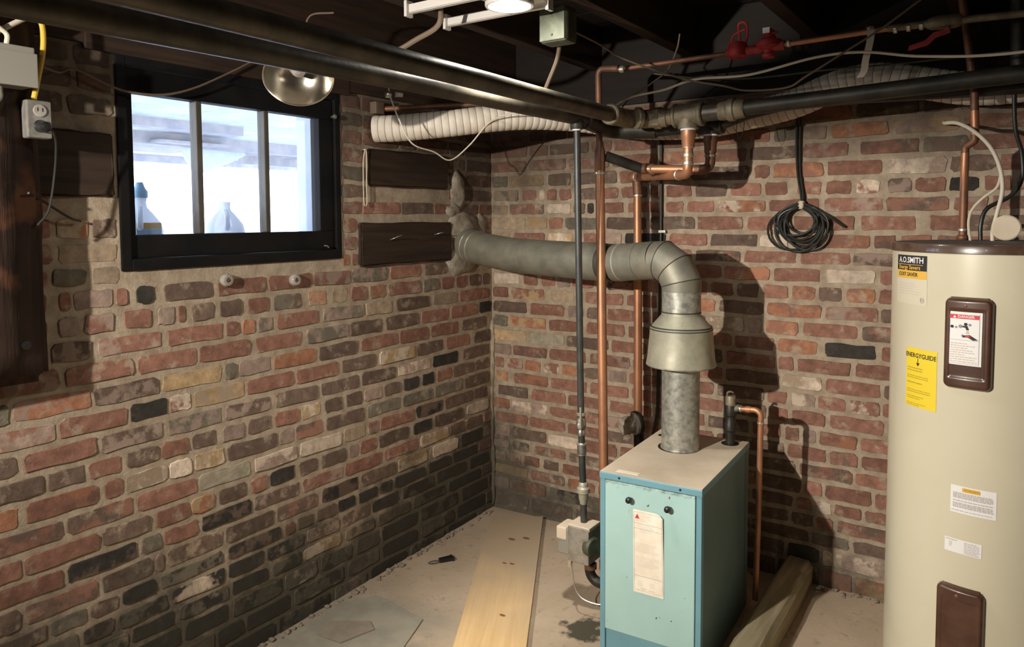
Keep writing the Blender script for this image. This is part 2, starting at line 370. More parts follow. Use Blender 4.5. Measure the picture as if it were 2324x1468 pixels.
ZJ = [0.0, 0.1, 0.174, 0.236, 0.3, 0.36, 0.43, 0.495, 0.562, 0.63, 0.699, 0.765, 0.833, 0.902, 0.971, 1.041, 1.108, 1.178, 1.246, 1.308, 1.374, 1.444, 1.508, 1.574, 1.645, 1.713, 1.78, 1.848, 1.915, 1.98]
BRICK_ROWS_LEFT = [
 "4,62,gk 73,288,k 314,542,gk 565,780,k 803,973,gp 996,1234,gk 1249,1434,k 1445,1545,k 1556,1761,dg 1772,1970,dg 1981,2179,gk 2190,2395,dg 2406,2611,k 2622,2832,dg 2843,3041,dg 3052,3289,gk",
 "4,43,kd 54,254,k 280,543,kg 564,781,k 796,928,gd 947,1108,gk 1125,1270,gw 1286,1486,gk 1500,1657,k 1668,1873,k 1884,2089,kd 2100,2305,dg 2316,2514,k 2525,2730,dg 2741,2946,dg 2957,3057,gk 3068,3289,dg",
 "4,96,dg 107,351,k 376,591,kg 613,805,dg 825,985,gm 1003,1187,tw 1197,1325,kg 1340,1484,k 1497,1673,gk 1685,1823,k 1834,2039,gk 2050,2248,gk 2259,2464,dg 2475,2680,gk 2691,2889,gk 2900,3000,k 3011,3221,gk 3232,3289,gk",
 "41,191,k 211,431,k 452,662,kg 681,833,k 848,995,dp 1013,1169,dp 1183,1345,gk 1356,1496,k 1509,1697,wk 1711,1863,kg 1873,1961,kd 1970,2124,g 2135,2235,gk 2246,2451,gk 2462,2667,kd 2678,2883,dg 2894,3092,gk 3103,3289,gk",
 "4,116,r 127,317,k 329,490,k 511,704,k 714,794,kd 802,910,k 926,1016,k 1022,1122,d 1135,1214,dg 1225,1269,r 1280,1497,kd 1515,1730,kg 1742,1847,k 1855,1937,dg 1945,2043,g 2049,2193,d 2204,2304,r 2315,2525,r 2536,2741,r 2752,2957,rm 2968,3173,r 3184,3289,r",
 "4,76,rm 87,257,k 276,456,w 495,681,tw 694,894,d 908,1097,kd 1114,1301,rd 1312,1505,d 1513,1708,dm 1717,1745,p 1750,1903,dg 1914,2102,dr 2111,2190,d 2201,2301,rm 2312,2412,r 2423,2621,rm 2632,2732,rp 2743,2941,r 2952,3150,d 3161,3289,rm",
 "4,75,rp 86,219,d 225,337,d 343,537,wt 552,761,r 779,976,r 988,1186,rp 1196,1392,dp 1399,1589,kd 1601,1716,r 1722,1786,g 1797,1995,kd 2002,2187,r 2198,2403,rp 2414,2514,dg 2525,2735,r 2746,2846,dg 2857,2957,rp 2968,3173,r 3184,3289,dg",
 "35,208,w 238,445,d 463,579,k 610,790,d 800,896,r 905,956,p 968,1094,dg 1110,1198,d 1216,1325,k 1332,1402,r 1418,1525,d 1539,1622,ot 1626,1739,r 1754,1898,d 1905,2099,r 2102,2185,r 2196,2296,r 2307,2512,dg 2523,2721,r 2732,2942,rm 2953,3158,r 3169,3289,dg",
 "45,152,d 162,370,d 382,564,kd 578,784,r 796,851,pr 865,978,m 991,1191,w 1207,1388,pw 1402,1594,G 1601,1793,r 1803,1991,dr 1999,2182,rd 2193,2403,rp 2414,2514,r 2525,2730,d 2741,2939,dg 2950,3148,r 3159,3289,d",
 "33,226,d 236,442,g 457,646,g 659,856,g 868,1066,d 1081,1207,dr 1213,1282,p 1289,1486,d 1500,1608,tw 1616,1689,w 1696,1826,wm 1832,1887,r 1900,2091,ro 2105,2179,o 2190,2395,dg 2406,2616,d 2627,2832,r 2843,3048,r 3059,3159,d 3170,3289,r",
 "25,136,d 146,310,d 320,426,r 441,521,k 541,642,k 658,755,d 770,867,p 876,965,d 981,1071,d 1095,1185,tw 1195,1299,r 1310,1406,d 1420,1507,p 1523,1612,d 1622,1714,r 1721,1819,d 1833,1927,r 1935,2033,d 2042,2176,d 2187,2287,d 2298,2503,rm 2514,2719,rm 2730,2935,r 2946,3046,r 3057,3157,rp 3168,3289,r",
 "24,234,d 270,449,k 464,673,pw 686,880,d 892,1086,d 1099,1295,d 1313,1494,dp 1505,1692,gp 1706,1892,dp 1902,2091,r 2102,2174,d 2185,2390,r 2401,2606,rm 2617,2822,dg 2833,3038,rp 3049,3289,r",
 "12,148,d 182,356,r 378,556,d 567,778,tw 798,984,d 1002,1201,r 1213,1408,r 1416,1601,tm 1609,1685,wr 1689,1805,k 1813,1999,r 2007,2171,pr 2182,2387,rp 2398,2608,rm 2619,2829,rp 2840,3038,rp 3049,3289,dg",
 "41,239,d 265,461,r 479,659,r 675,881,r 898,1095,d 1106,1296,o 1309,1438,p 1445,1491,g 1501,1705,t 1714,1906,dp 1913,2108,op 2115,2168,g 2179,2377,rp 2388,2488,rm 2499,2599,r 2610,2710,dg 2721,2821,rp 2832,3037,rm 3048,3289,r",
 "11,104,k 118,319,r 335,524,r 536,742,d 767,938,d 949,1149,pg 1171,1370,r 1391,1580,r 1588,1780,r 1788,1980,rm 1992,2165,rp 2176,2386,rp 2397,2497,dg 2508,2608,r 2619,2719,rm 2730,2830,rp 2841,2941,dg 2952,3052,dg 3063,3289,rp",
 "28,253,r 266,444,m 468,678,d 704,852,m 866,1073,pg 1094,1281,r 1294,1361,pg 1370,1420,o 1429,1483,r 1491,1685,r 1700,1891,rp 1904,2011,dp 2022,2227,dg 2238,2443,rp 2454,2554,rm 2565,2770,rm 2781,2986,d 2997,3097,r 3108,3208,dg 3219,3289,dg",
 "20,78,d 92,182,d 199,281,r 297,385,r 401,508,g 522,726,rm 744,831,mo 845,930,r 946,1026,m 1054,1140,om 1168,1290,dg 1311,1396,r 1418,1502,d 1524,1604,d 1621,1647,r 1656,1713,p 1730,1814,r 1838,1924,rp 1937,1991,p 1993,2007,k 2018,2223,d 2234,2444,rm 2455,2665,dg 2676,2881,rp 2892,3102,rm 3113,3213,dg 3224,3289,d",
 "19,316,m 350,498,d 524,714,r 727,928,gp 933,1115,rp 1121,1310,r 1320,1505,r 1527,1689,d 1721,1773,k 1800,1836,r 1841,1951,p 1953,1988,r 1990,2004,d 2015,2220,rm 2231,2436,rm 2447,2652,d 2663,2868,dg 2879,3077,r 3088,3289,d",
 "4,202,d 213,411,rp 422,627,r 638,843,rm 854,925,r 936,1027,o 1057,1253,o 1268,1451,r 1464,1634,d 1654,1807,og 1821,1899,m 1911,2002,g 2013,2218,rp 2229,2434,dg 2445,2655,r 2666,2876,d 2887,3092,dg 3103,3203,r 3214,3289,r",
 "4,104,r 115,313,dg 324,534,rp 545,743,rm 754,964,rp 975,1173,rp 1184,1394,rm 1405,1505,rm 1516,1616,rp 1627,1808,r 1819,1986,m 1997,2202,rm 2213,2423,rp 2434,2639,d 2650,2855,rm 2866,3071,rm 3082,3289,d",
 "4,209,rm 220,418,rp 429,627,r 638,836,rp 847,1057,rm 1068,1278,d 1289,1389,dg 1400,1610,r 1621,1805,r 1816,1896,d 1901,1986,mo 1997,2202,r 2213,2313,r 2324,2529,r 2540,2745,rm 2756,2966,rp 2977,3077,r 3088,3188,r 3199,3289,rp",
 "4,104,r 115,215,d 226,431,r 442,640,dg 651,861,r 872,1077,rp 1088,1286,d 1297,1502,r 1513,1718,rm 1729,1803,rp 1814,1989,p 2000,2205,r 2216,2414,d 2425,2630,rp 2641,2846,dg 2857,2957,rp 2968,3173,rm 3184,3289,rm",
 "4,214,d 225,423,rd 434,534,dg 545,755,dg 766,976,dg 987,1197,d 1208,1413,dg 1424,1524,gd 1535,1740,d 1751,1949,dg 1960,2170,dr 2181,2379,gd 2390,2595,d 2606,2811,dr 2822,3032,gd 3043,3289,dr",
 "4,209,dr 220,425,dg 436,641,d 652,752,d 763,968,gd 979,1079,dr 1090,1190,rd 1201,1406,dr 1417,1627,dr 1638,1738,gd 1749,1954,dr 1965,2175,gd 2186,2384,d 2395,2600,dg 2611,2809,d 2820,3018,dg 3029,3234,d 3245,3289,dr",
 "4,202,d 213,411,rd 422,632,d 643,848,dg 859,1064,rd 1075,1280,gd 1291,1496,dr 1507,1712,d 1723,1933,rd 1944,2142,gd 2153,2351,dr 2362,2560,dg 2571,2769,gd 2780,2990,d 3001,3206,gd 3217,3289,d",
 "4,209,d 220,320,gd 331,536,dr 547,647,dg 658,856,rd 867,967,rd 978,1188,gd 1199,1299,gd 1310,1520,gd 1531,1736,dg 1747,1945,gd 1956,2161,dg 2172,2272,gd 2283,2488,rd 2499,2599,dr 2610,2815,rd 2826,3031,d 3042,3142,d 3153,3289,d",
 "4,202,d 213,423,gd 434,639,rd 650,855,dr 866,1071,dg 1082,1280,gd 1291,1489,gd 1500,1705,d 1716,1921,dr 1932,2137,d 2148,2346,dr 2357,2562,rd 2573,2783,dr 2794,2894,rd 2905,3005,dg 3016,3226,dg 3237,3289,dr",
 "4,209,dg 220,320,dr 331,431,gd 442,640,gd 651,861,rd 872,1077,dr 1088,1286,d 1297,1495,d 1506,1711,rd 1722,1927,d 1938,2143,dr 2154,2254,d 2265,2470,dr 2481,2581,gd 2592,2797,dg 2808,3013,dr 3024,3222,rd 3233,3289,rd",
 "4,202,dg 213,418,dr 429,634,gd 645,745,d 756,856,rd 867,967,rd 978,1176,dr 1187,1385,dg 1396,1496,dg 1507,1705,d 1716,1921,dr 1932,2137,d 2148,2248,dg 2259,2464,rd 2475,2680,d 2691,2896,d 2907,3117,rd 3128,3289,gd",
]
BRICK_ROWS_BACK = [
 "19,210,gd 225,453,dg 467,679,d 692,929,d 941,1158,d 1169,1370,d 1380,1534,d 1542,1649,or 1658,1776,ot 1787,1992,ro 2003,2103,ro 2114,2214,r 2225,2430,d 2441,2541,r 2552,2757,r 2768,2973,r 2984,3189,r 3200,3410,rp 3421,3521,r 3532,3737,r 3748,3889,ro",
 "9,100,p 115,307,rd 324,495,kg 511,722,gd 735,968,d 979,1194,d 1205,1402,d 1412,1529,k 1541,1580,w 1589,1775,pw 1786,1991,r 2002,2200,r 2211,2421,rd 2432,2642,d 2653,2851,ro 2862,3060,r 3071,3276,r 3287,3492,r 3503,3708,ro 3719,3889,rp",
 "2,205,tm 221,409,dr 425,568,or 581,785,r 797,1006,d 1018,1264,d 1275,1491,d 1501,1635,dg 1649,1773,d 1784,1989,r 2000,2198,d 2209,2414,rp 2425,2525,ro 2536,2734,r 2745,2950,r 2961,3171,ro 3182,3387,r 3398,3608,r 3619,3817,d 3828,3889,r",
 "8,82,p 98,168,rp 183,273,rd 293,380,d 397,495,r 511,721,r 734,967,d 978,1192,r 1203,1417,d 1427,1510,d 1519,1579,ro 1591,1772,rd 1783,1993,r 2004,2214,r 2225,2430,rd 2441,2639,rp 2650,2860,d 2871,3076,rp 3087,3297,rp 3308,3518,ro 3529,3734,ro 3745,3889,d",
 "3,101,pm 116,214,gm 241,418,rd 432,595,gd 612,805,d 817,1043,r 1055,1262,d 1273,1432,d 1442,1504,r 1513,1573,pw 1581,1677,r 1686,1770,dr 1781,1986,r 1997,2207,r 2218,2423,d 2434,2639,r 2650,2750,rp 2761,2861,r 2872,3077,rd 3088,3286,rp 3297,3502,ro 3513,3711,rp 3722,3889,ro",
 "14,104,p 117,310,d 320,488,w 504,678,r 691,886,r 898,1118,d 1129,1296,r 1307,1461,d 1470,1537,r 1547,1708,r 1717,1770,r 1781,1986,d 1997,2195,rp 2206,2411,r 2422,2627,d 2638,2738,r 2749,2947,rp 2958,3058,rp 3069,3279,r 3290,3390,ro 3401,3606,rd 3617,3815,rp 3826,3889,ro",
 "15,207,r 214,414,r 425,612,r 625,804,d 817,1004,r 1015,1225,r 1236,1438,d 1450,1642,rd 1650,1769,r 1780,1978,ro 1989,2187,ro 2198,2403,d 2414,2612,rp 2623,2833,r 2844,2944,r 2955,3055,r 3066,3271,d 3282,3487,ro 3498,3598,d 3609,3807,r 3818,3889,ro",
 "4,102,or 110,316,pw 325,500,r 513,726,rp 739,885,r 897,1116,r 1127,1396,d 1406,1549,r 1560,1658,rd 1669,1767,r 1778,1988,r 1999,2197,r 2208,2406,r 2417,2517,rp 2528,2628,rd 2639,2837,r 2848,3058,rp 3069,3274,d 3285,3490,d 3501,3601,r 3612,3817,rd 3828,3889,r",
 "32,210,d 225,416,r 426,625,r 640,842,r 854,1078,r 1089,1259,d 1269,1383,r 1395,1452,r 1462,1513,p 1521,1656,ro 1665,1766,r 1777,1975,d 1986,2196,rd 2207,2412,ro 2423,2628,rp 2639,2844,rp 2855,3053,d 3064,3164,rp 3175,3380,rp 3391,3601,rp 3612,3817,rp 3828,3889,ro",
 "19,95,ot 124,321,ro 335,527,r 540,736,r 749,904,r 916,1151,r 1162,1327,d 1337,1409,r 1419,1543,r 1557,1744,r 1755,1960,rd 1971,2176,rp 2187,2397,r 2408,2606,r 2617,2822,ro 2833,3031,r 3042,3240,r 3251,3461,r 3472,3677,ro 3688,3788,rp 3799,3889,r",
 "14,70,r 85,180,rp 188,280,o 292,381,rw 393,495,o 509,625,d 635,721,p 734,786,r 796,884,r 896,1114,r 1125,1316,d 1326,1403,r 1416,1506,pw 1515,1614,r 1626,1730,rw 1734,1767,r 1778,1983,d 1994,2199,d 2210,2420,rd 2431,2531,r 2542,2642,d 2653,2858,ro 2869,3067,rd 3078,3283,rp 3294,3394,r 3405,3610,r 3621,3826,rp 3837,3889,r",
 "7,112,p 119,316,rd 326,522,r 538,740,rp 753,923,r 935,1149,r 1160,1372,d 1383,1531,wm 1541,1728,r 1738,1767,d 1778,1983,rp 1994,2192,ro 2203,2303,r 2314,2414,rp 2425,2630,rd 2641,2851,r 2862,3067,rp 3078,3276,r 3287,3497,rd 3508,3718,rd 3729,3889,rp",
 "5,201,tm 218,409,G 419,633,d 646,812,r 824,1000,r 1011,1149,d 1160,1357,r 1367,1427,r 1436,1628,r 1642,1768,r 1779,1977,d 1988,2186,rd 2197,2297,rd 2308,2513,rd 2524,2729,rd 2740,2945,rp 2956,3166,ro 3177,3387,ro 3398,3596,rd 3607,3812,rp 3823,3889,rd",
 "8,94,g 102,310,ot 322,477,r 490,511,d 522,716,r 727,830,r 842,1037,r 1048,1184,r 1194,1350,r 1361,1512,o 1534,1712,k 1727,1768,r 1779,1977,ro 1988,2198,r 2209,2309,d 2320,2518,r 2529,2727,d 2738,2948,rd 2959,3164,d 3175,3373,d 3384,3589,r 3600,3798,r 3809,3889,d",
 "6,202,d 219,407,r 424,511,p 524,615,d 628,828,r 842,1074,r 1087,1236,wm 1246,1305,p 1317,1441,or 1455,1648,r 1661,1769,dr 1780,1990,rd 2001,2211,r 2222,2427,rd 2438,2636,r 2647,2852,d 2863,3073,rp 3084,3289,r 3300,3505,rp 3516,3721,ro 3732,3889,r",
 "6,98,r 111,300,rt 310,458,m 472,506,r 520,707,r 718,865,r 877,1032,r 1045,1117,o 1130,1309,d 1321,1523,or 1536,1718,rp 1722,1768,d 1779,1989,d 2000,2205,d 2216,2414,ro 2425,2635,ro 2646,2746,r 2757,2955,r 2966,3066,d 3077,3177,rd 3188,3386,r 3397,3595,ro 3606,3811,r 3822,3889,ro",
 "9,162,w 182,264,r 283,363,r 367,438,p 449,562,r 573,617,rd 628,755,kr 767,881,r 893,1082,r 1095,1188,r 1204,1289,d 1304,1401,r 1411,1499,ro 1508,1594,d 1608,1703,or 1715,1769,r 1780,1990,ro 2001,2211,ro 2222,2427,rp 2438,2643,rp 2654,2859,rd 2870,3080,r 3091,3191,rp 3202,3302,r 3313,3523,d 3534,3739,rp 3750,3889,r",
 "7,114,r 129,313,r 327,522,r 535,675,d 688,860,r 872,1000,r 1014,1139,r 1148,1329,ro 1342,1518,r 1532,1705,w 1718,1772,r 1783,1981,d 1992,2202,rd 2213,2423,rd 2434,2639,rp 2650,2855,d 2866,3076,r 3087,3187,ro 3198,3396,r 3407,3612,r 3623,3833,r 3844,3889,r",
 "10,140,r 155,289,d 303,454,r 467,675,r 687,840,r 852,1015,r 1028,1218,dr 1229,1429,r 1439,1618,r 1623,1763,dp 1774,1979,ro 1990,2195,r 2206,2416,rp 2427,2625,r 2636,2841,ro 2852,3057,r 3068,3266,d 3277,3482,d 3493,3703,r 3714,3889,rp",
 "0,115,m 128,303,r 318,454,wt 506,573,r 588,700,p 712,903,k 915,1083,r 1092,1283,d 1291,1399,w 1409,1683,or 1695,1769,rd 1780,1880,r 1891,2101,rd 2112,2310,d 2321,2519,r 2530,2735,r 2746,2846,d 2857,3062,rp 3073,3271,r 3282,3487,rd 3498,3703,rp 3714,3889,r",
 "1,199,m 203,318,mt 323,401,r 415,610,g 621,811,d 829,1027,dg 1036,1225,r 1241,1397,r 1414,1631,r 1648,1829,r 1867,1966,r 1977,2187,d 2198,2403,ro 2414,2612,rp 2623,2828,d 2839,3037,rp 3048,3148,r 3159,3357,rp 3368,3468,ro 3479,3684,d 3695,3889,r",
 "2,95,m 106,304,rd 318,445,w 458,517,d 526,561,k 610,708,r 724,884,r 898,979,r 990,1107,r 1122,1310,ow 1323,1508,r 1521,1722,rp 1730,1927,dr 1938,2038,rp 2049,2247,rd 2258,2456,d 2467,2672,d 2683,2881,rd 2892,3097,r 3108,3313,rp 3324,3529,d 3540,3738,r 3749,3889,r",
 "13,157,gm 177,258,r 273,306,w 314,370,r 382,445,r 458,596,d 609,680,r 693,757,r 769,818,d 828,884,r 898,1012,r 1027,1159,d 1169,1294,r 1304,1394,r 1423,1516,r 1527,1619,r 1632,1712,wr 1735,1812,dp 1823,1918,r 1925,2009,k 2024,2102,r 2113,2323,rp 2334,2539,r 2550,2760,rp 2771,2976,r 2987,3192,d 3203,3408,r 3419,3617,r 3628,3728,r 3739,3889,d",
 "3,96,g 99,299,tm 319,445,d 458,673,d 686,838,r 850,993,r 1004,1245,d 1264,1323,r 1336,1521,or 1530,1715,r 1735,1917,wp 1925,2056,d 2067,2277,rp 2288,2493,rd 2504,2702,r 2713,2918,r 2929,3134,r 3145,3350,rd 3361,3559,d 3570,3780,ro 3791,3889,rd",
 "4,202,r 213,418,rp 429,639,rp 650,860,ro 871,1081,ro 1092,1233,r 1244,1429,d 1443,1603,rp 1643,1833,rd 1841,1979,gd 1990,2195,r 2206,2411,ro 2422,2627,rp 2638,2843,r 2854,3059,d 3070,3275,d 3286,3491,rp 3502,3700,d 3711,3889,rp",
 "4,209,r 220,320,r 331,536,d 547,647,r 658,856,r 867,1072,r 1083,1323,ro 1334,1433,g 1447,1531,p 1542,1736,o 1752,1950,pt 1961,2166,r 2177,2382,r 2393,2598,ro 2609,2807,ro 2818,3023,d 3034,3244,rp 3255,3460,rp 3471,3676,r 3687,3787,rd 3798,3889,r",
 "4,209,rp 220,418,d 429,634,ro 645,745,d 756,961,r 972,1072,rd 1083,1293,r 1304,1404,r 1415,1613,ro 1624,1829,d 1840,1940,d 1951,2156,rd 2167,2377,rp 2388,2593,rd 2604,2809,d 2820,3018,rd 3029,3227,ro 3238,3443,r 3454,3659,rp 3670,3889,r",
 "4,202,r 213,418,r 429,639,ro 650,860,r 871,971,r 982,1192,r 1203,1401,ro 1412,1617,d 1628,1826,rd 1837,1937,rp 1948,2153,r 2164,2362,d 2373,2583,rd 2594,2694,ro 2705,2915,rd 2926,3131,rp 3142,3242,r 3253,3463,ro 3474,3672,ro 3683,3889,r",
 "4,209,rd 220,430,rp 441,639,rd 650,750,rd 761,861,rp 872,1077,rp 1088,1188,r 1199,1404,r 1415,1625,rd 1636,1841,rd 1852,2057,r 2068,2266,ro 2277,2475,r 2486,2586,r 2597,2697,d 2708,2808,d 2819,3024,r 3035,3233,d 3244,3344,r 3355,3455,rp 3466,3671,ro 3682,3889,ro",
]

# ================================================================== THE SETTING
# floor: slightly uneven slab
def make_floor():
    mb = MB(); nx, ny = 60, 64; x0, x1, y0, y1 = -0.2, 4.7, -5.3, 0.2; rnd = random.Random(3)
    vs = []; fs = []
    for j in range(ny+1):
        for i in range(nx+1):
            x = x0+(x1-x0)*i/nx; y = y0+(y1-y0)*j/ny; vs.append((x, y, fz(x, y)-rnd.random()*0.003))
    for j in range(ny):
        for i in range(nx): a = j*(nx+1)+i; fs.append((a, a+1, a+nx+2, a+nx+1))
    mb.add(vs, fs, True)
    return tagit(mb.build('floor', M['floor'], sharp=False), 'dusty beige concrete cellar floor', kind='structure')
floor = make_floor()
# walls (the mortar beds; the bricks are laid into them)
WT = -0.20
wl = MB().box(WT, -0.0028, -5.3, -1.81, -0.25, 2.30).box(WT, -0.0028, -0.985, 0.2, -0.25, 2.30)
wl.box(WT, -0.0028, -1.81, -0.985, -0.25, 1.285).box(WT, -0.0028, -1.81, -0.985, 1.905, 2.30)
wall_left = tagit(wl.build('wall_left', M['mortar']), 'old brick wall with a small window, left of the corner', kind='structure')
wall_back = tagit(box('wall_back', (-0.003, 4.7, 0.0032, 0.22, -0.25, 2.30), M['mortar']), 'old brick wall behind the boiler and water heater', kind='structure')
M['cellar'] = mat('cellar_plaster', lin(0.20, 0.165, 0.125), 0.95, 0, lin(0.13, 0.105, 0.08), 4, bump=0.4)
wall_right = tagit(box('wall_right', (4.6, 4.8, -5.3, 0.22, -0.25, 2.30), M['cellar']), 'plastered cellar wall to the right', kind='structure')
wall_front = tagit(box('wall_front', (WT, 4.8, -5.5, -5.3, -0.25, 2.30), M['cellar']), 'plastered cellar wall behind the viewer', kind='structure')
ceiling = tagit(box('ceiling', (WT, 4.8, -5.5, 0.22, 2.27, 2.36), M['deck']), 'dark board ceiling above the joists', kind='structure')
for i, x in enumerate((0.13, 0.58, 1.02, 1.49, 1.95, 2.41, 2.87, 3.33, 3.79, 4.25)):
    box('joist', (x-0.026, x+0.026, -5.3, -0.014, 2.075, 2.27), M['joist'], ceiling, 0.004)
for j in range(27):                                    # decking boards seen between the joists
    y = -5.25+j*0.2
    if -3.2 < y: box('deck_board', (-0.0, 4.6, y, min(y+0.192, -0.002), 2.255, 2.271), M['deck'], ceiling)
# sill timbers on top of the brickwork
MB().box(0.0, 4.6, -0.012, 0.02, 1.915, 2.262, 0.004).build('sill_beam', M['beam_x'], wall_back)
MB().box(-0.02, 0.012, -5.2, -0.014, 1.915, 2.262, 0.004).build('sill_beam', M['timber'], wall_left)

# ------------------------------------------------------------------ bricks
def brick_mesh(w, h, code, rnd):
    """irregular worn brick face: w along u, h along z, front at n=0 (local)"""
    ch = min(0.010, h*0.18)
    j = lambda a: (rnd.random()-0.5)*2*a
    pts = []
    a, b = w/2, h/2
    q = ch*0.29
    base = [(-a+ch, -b), (-a*0.3, -b), (a*0.35, -b), (a-ch, -b), (a-q, -b+q), (a, -b+ch), (a, b-ch), (a-q, b-q), (a-ch, b), (a*0.25, b), (-a*0.4, b), (-a+ch, b), (-a+q, b-q), (-a, b-ch), (-a, -b+ch), (-a+q, -b+q)]
    jj = 0.0034 if w > 0.05 else 0.001
    base = [(x+j(jj), z+j(jj*0.9)) for x, z in base]
    ins = 0.0025
    front = [(x-math.copysign(min(ins, abs(x)*0.3), x), z-math.copysign(min(ins, abs(z)*0.3), z), j(0.0006)) for x, z in base]
    back = [(x, z, -0.012) for x, z in base]
    return front, back
def hidden_key(side, u0, u1, z0, z1):
    uc = (u0+u1)/2; zc = (z0+z1)/2; a = (u1-u0)*(z1-z0)
    if side == 'L':
        if uc > 2.14 or zc > 1.90: return 0
        if zc < 0.35+ (uc-2.1)*0.62 + 0.0: 
            # below the picture's lower edge
            if zc < 0.343+(uc-2.162)*(-0.0) and uc > 1.35 and zc < (uc-1.30)*0.42-0.03: return 0
        return a/(2.1+ (2.2-uc)*0.55)**2
    if zc > 1.90: return 0
    if uc > 1.80 and zc < 1.36: return 0
    if uc > 2.15: return 0
    if 1.0 < uc < 1.33 and zc < 0.45: return 0
    return a/(2.6+(1.7-uc)*0.6)**2
def rect_cut(rows, rects, z0, z1):
    out = []
    for u0, u1, c in rows:
        segs = [(u0, u1)]
        for (a, b, lo, hi) in rects:
            if z1-0.012 <= lo or z0+0.012 >= hi: continue
            ns = []
            for p, q in segs:
                if q <= a or p >= b: ns.append((p, q)); continue
                if p < a-0.02: ns.append((p, a-0.006))
                if q > b+0.02: ns.append((b+0.006, q))
            segs = ns
        out += [(p, q, c) for p, q in segs if q-p > 0.022]
    return out
def lay_bricks(wall, side, ROWS, rects):
    rnd = random.Random(77 if side == 'L' else 78); items = []
    for k, row in enumerate(ROWS):
        z0, z1 = ZJ[k], ZJ[k+1]
        if z0 > 1.90: continue
        parsed = [(int(a)/1000, int(b)/1000, c) for a, b, c in (t.split(',') for t in row.split())]
        for u0, u1, c in rect_cut(parsed, rects, z0, z1):
            b0, b1 = z0+0.0075, z1-0.0075
            if k == 0: b0 = z0-0.03 if side == 'L' else z0+0.022
            if k == 0 and side == 'L':
                items.append((hidden_key(side, u0, u1, 0.04, 0.093), u0, u1, 0.036, 0.093, c))
                b0, b1 = -0.038, 0.022; u0, u1 = u0+0.07, u1+0.07
            items.append((hidden_key(side, u0, u1, b0, b1), u0, u1, b0, b1, c))
    items.sort(key=lambda t: -t[0])
    rest = {}
    for n, (key, u0, u1, b0, b1, c) in enumerate(items):
        front, back = brick_mesh(u1-u0-0.001, b1-b0, c, rnd)
        dep = rnd.random()*0.0026-0.0006 - (0.0008 if c[0] in 'mG' else 0)
        uc, zc = (u0+u1)/2, (b0+b1)/2; tl = (rnd.random()-0.5)*0.006
        if side == 'L':
            f = lambda p: (p[2], -(p[0]), p[1]+p[0]*tl); loc = Vector((dep, -uc, zc))
        else:
            f = lambda p: (p[0], -p[2], p[1]+p[0]*tl); loc = Vector((uc, -dep, zc))
        vs = [f(p) for p in front] + [f(p) for p in back]; m = len(front)
        fs = [tuple(range(m))] + [(i, (i+1) % m, m+(i+1) % m, m+i) for i in range(m)]
        if n < 300 and key > 0:
            me = bpy.data.meshes.new('brick'); me.from_pydata(vs, [], fs); me.update()
            bm = bmesh.new(); bm.from_mesh(me); bmesh.ops.recalc_face_normals(bm, faces=bm.faces[:])
            # open-backed solid: make the front face point out of the wall
            ff = max(bm.faces, key=lambda q: len(q.verts)); out = Vector((1,0,0)) if side == 'L' else Vector((0,-1,0))
            if ff.normal.dot(out) < 0: bmesh.ops.reverse_faces(bm, faces=bm.faces[:])
            bm.to_mesh(me); bm.free(); me.materials.append(brick_mat(c))
            o = bpy.data.objects.new('brick', me); o.matrix_basis = Matrix.Translation(loc); link(o, wall)
        else:
            rest.setdefault('all', []).append((vs, fs, loc, c))
    if rest:
        me = bpy.data.meshes.new('brick_courses'); V = []; F = []; MI = []; mats = {}
        for vs, fs, loc, c in rest['all']:
            k = len(V); V += [tuple(Vector(v)+loc) for v in vs]; F += [tuple(i+k for i in q) for q in fs]
            mi = mats.setdefault(c, len(mats)); MI += [mi]*len(fs)
        me.from_pydata(V, [], F); me.update()
        for c in mats: me.materials.append(brick_mat(c))
        for p, mi in zip(me.polygons, MI): p.material_index = mi
        bm = bmesh.new(); bm.from_mesh(me); bmesh.ops.recalc_face_normals(bm, faces=bm.faces[:]); bm.to_mesh(me); bm.free()
        o = bpy.data.objects.new('brick_courses', me); link(o, wall); o['kind'] = 'stuff'
    print('bricks', side, len(items))
lay_bricks(wall_left, 'L', BRICK_ROWS_LEFT, [(0.975, 1.82, 1.275, 2.2), (1.825, 2.0, 1.494, 1.678), (0.335, 0.835, 1.56, 1.715), (0.32, 0.89, 1.245, 1.42)])
lay_bricks(wall_back, 'R', BRICK_ROWS_BACK, [])
# built-in nailing timbers in the left wall
def timber_block(u0, u1, z0, z1, d=0.012):
    rnd = random.Random(int(u0*1000)); bm = bmesh.new(); bmesh.ops.create_cube(bm, size=1)
    for v in bm.verts: v.co = Vector((-0.06+(v.co.x+.5)*(0.06+d), -(u0+u1)/2+v.co.y*(u1-u0), (z0+z1)/2+v.co.z*(z1-z0)))
    bmesh.ops.bevel(bm, geom=bm.edges[:], offset=0.006, segments=2, affect='EDGES')
    bmesh.ops.subdivide_edges(bm, edges=[e for e in bm.edges if e.calc_length() > 0.1], cuts=5)
    for v in bm.verts: v.co += Vector((rnd.uniform(-.0015,.0015), rnd.uniform(-.002,.002), rnd.uniform(-.0025,.0025)))
    mb = MB(); bm.verts.index_update(); mb.add([v.co[:] for v in bm.verts], [[v.index for v in f.verts] for f in bm.faces]); bm.free()
    return mb.build('timber_block', M['timber'], wall_left)
timber_block(1.83, 2.06, 1.497, 1.675); timber_block(0.34, 0.83, 1.563, 1.712)
tb = timber_block(0.325, 0.885, 1.248, 1.418, 0.016)
for (u, z, du, dz) in ((0.73, 1.345, 0.035, 0.022), (0.45, 1.362, 0.022, 0.012)):
    MB().tube([(0.010, -u, z), (0.05, -u+du, z+dz)], 0.0022, 8).build('nail', M['steel'], tb)
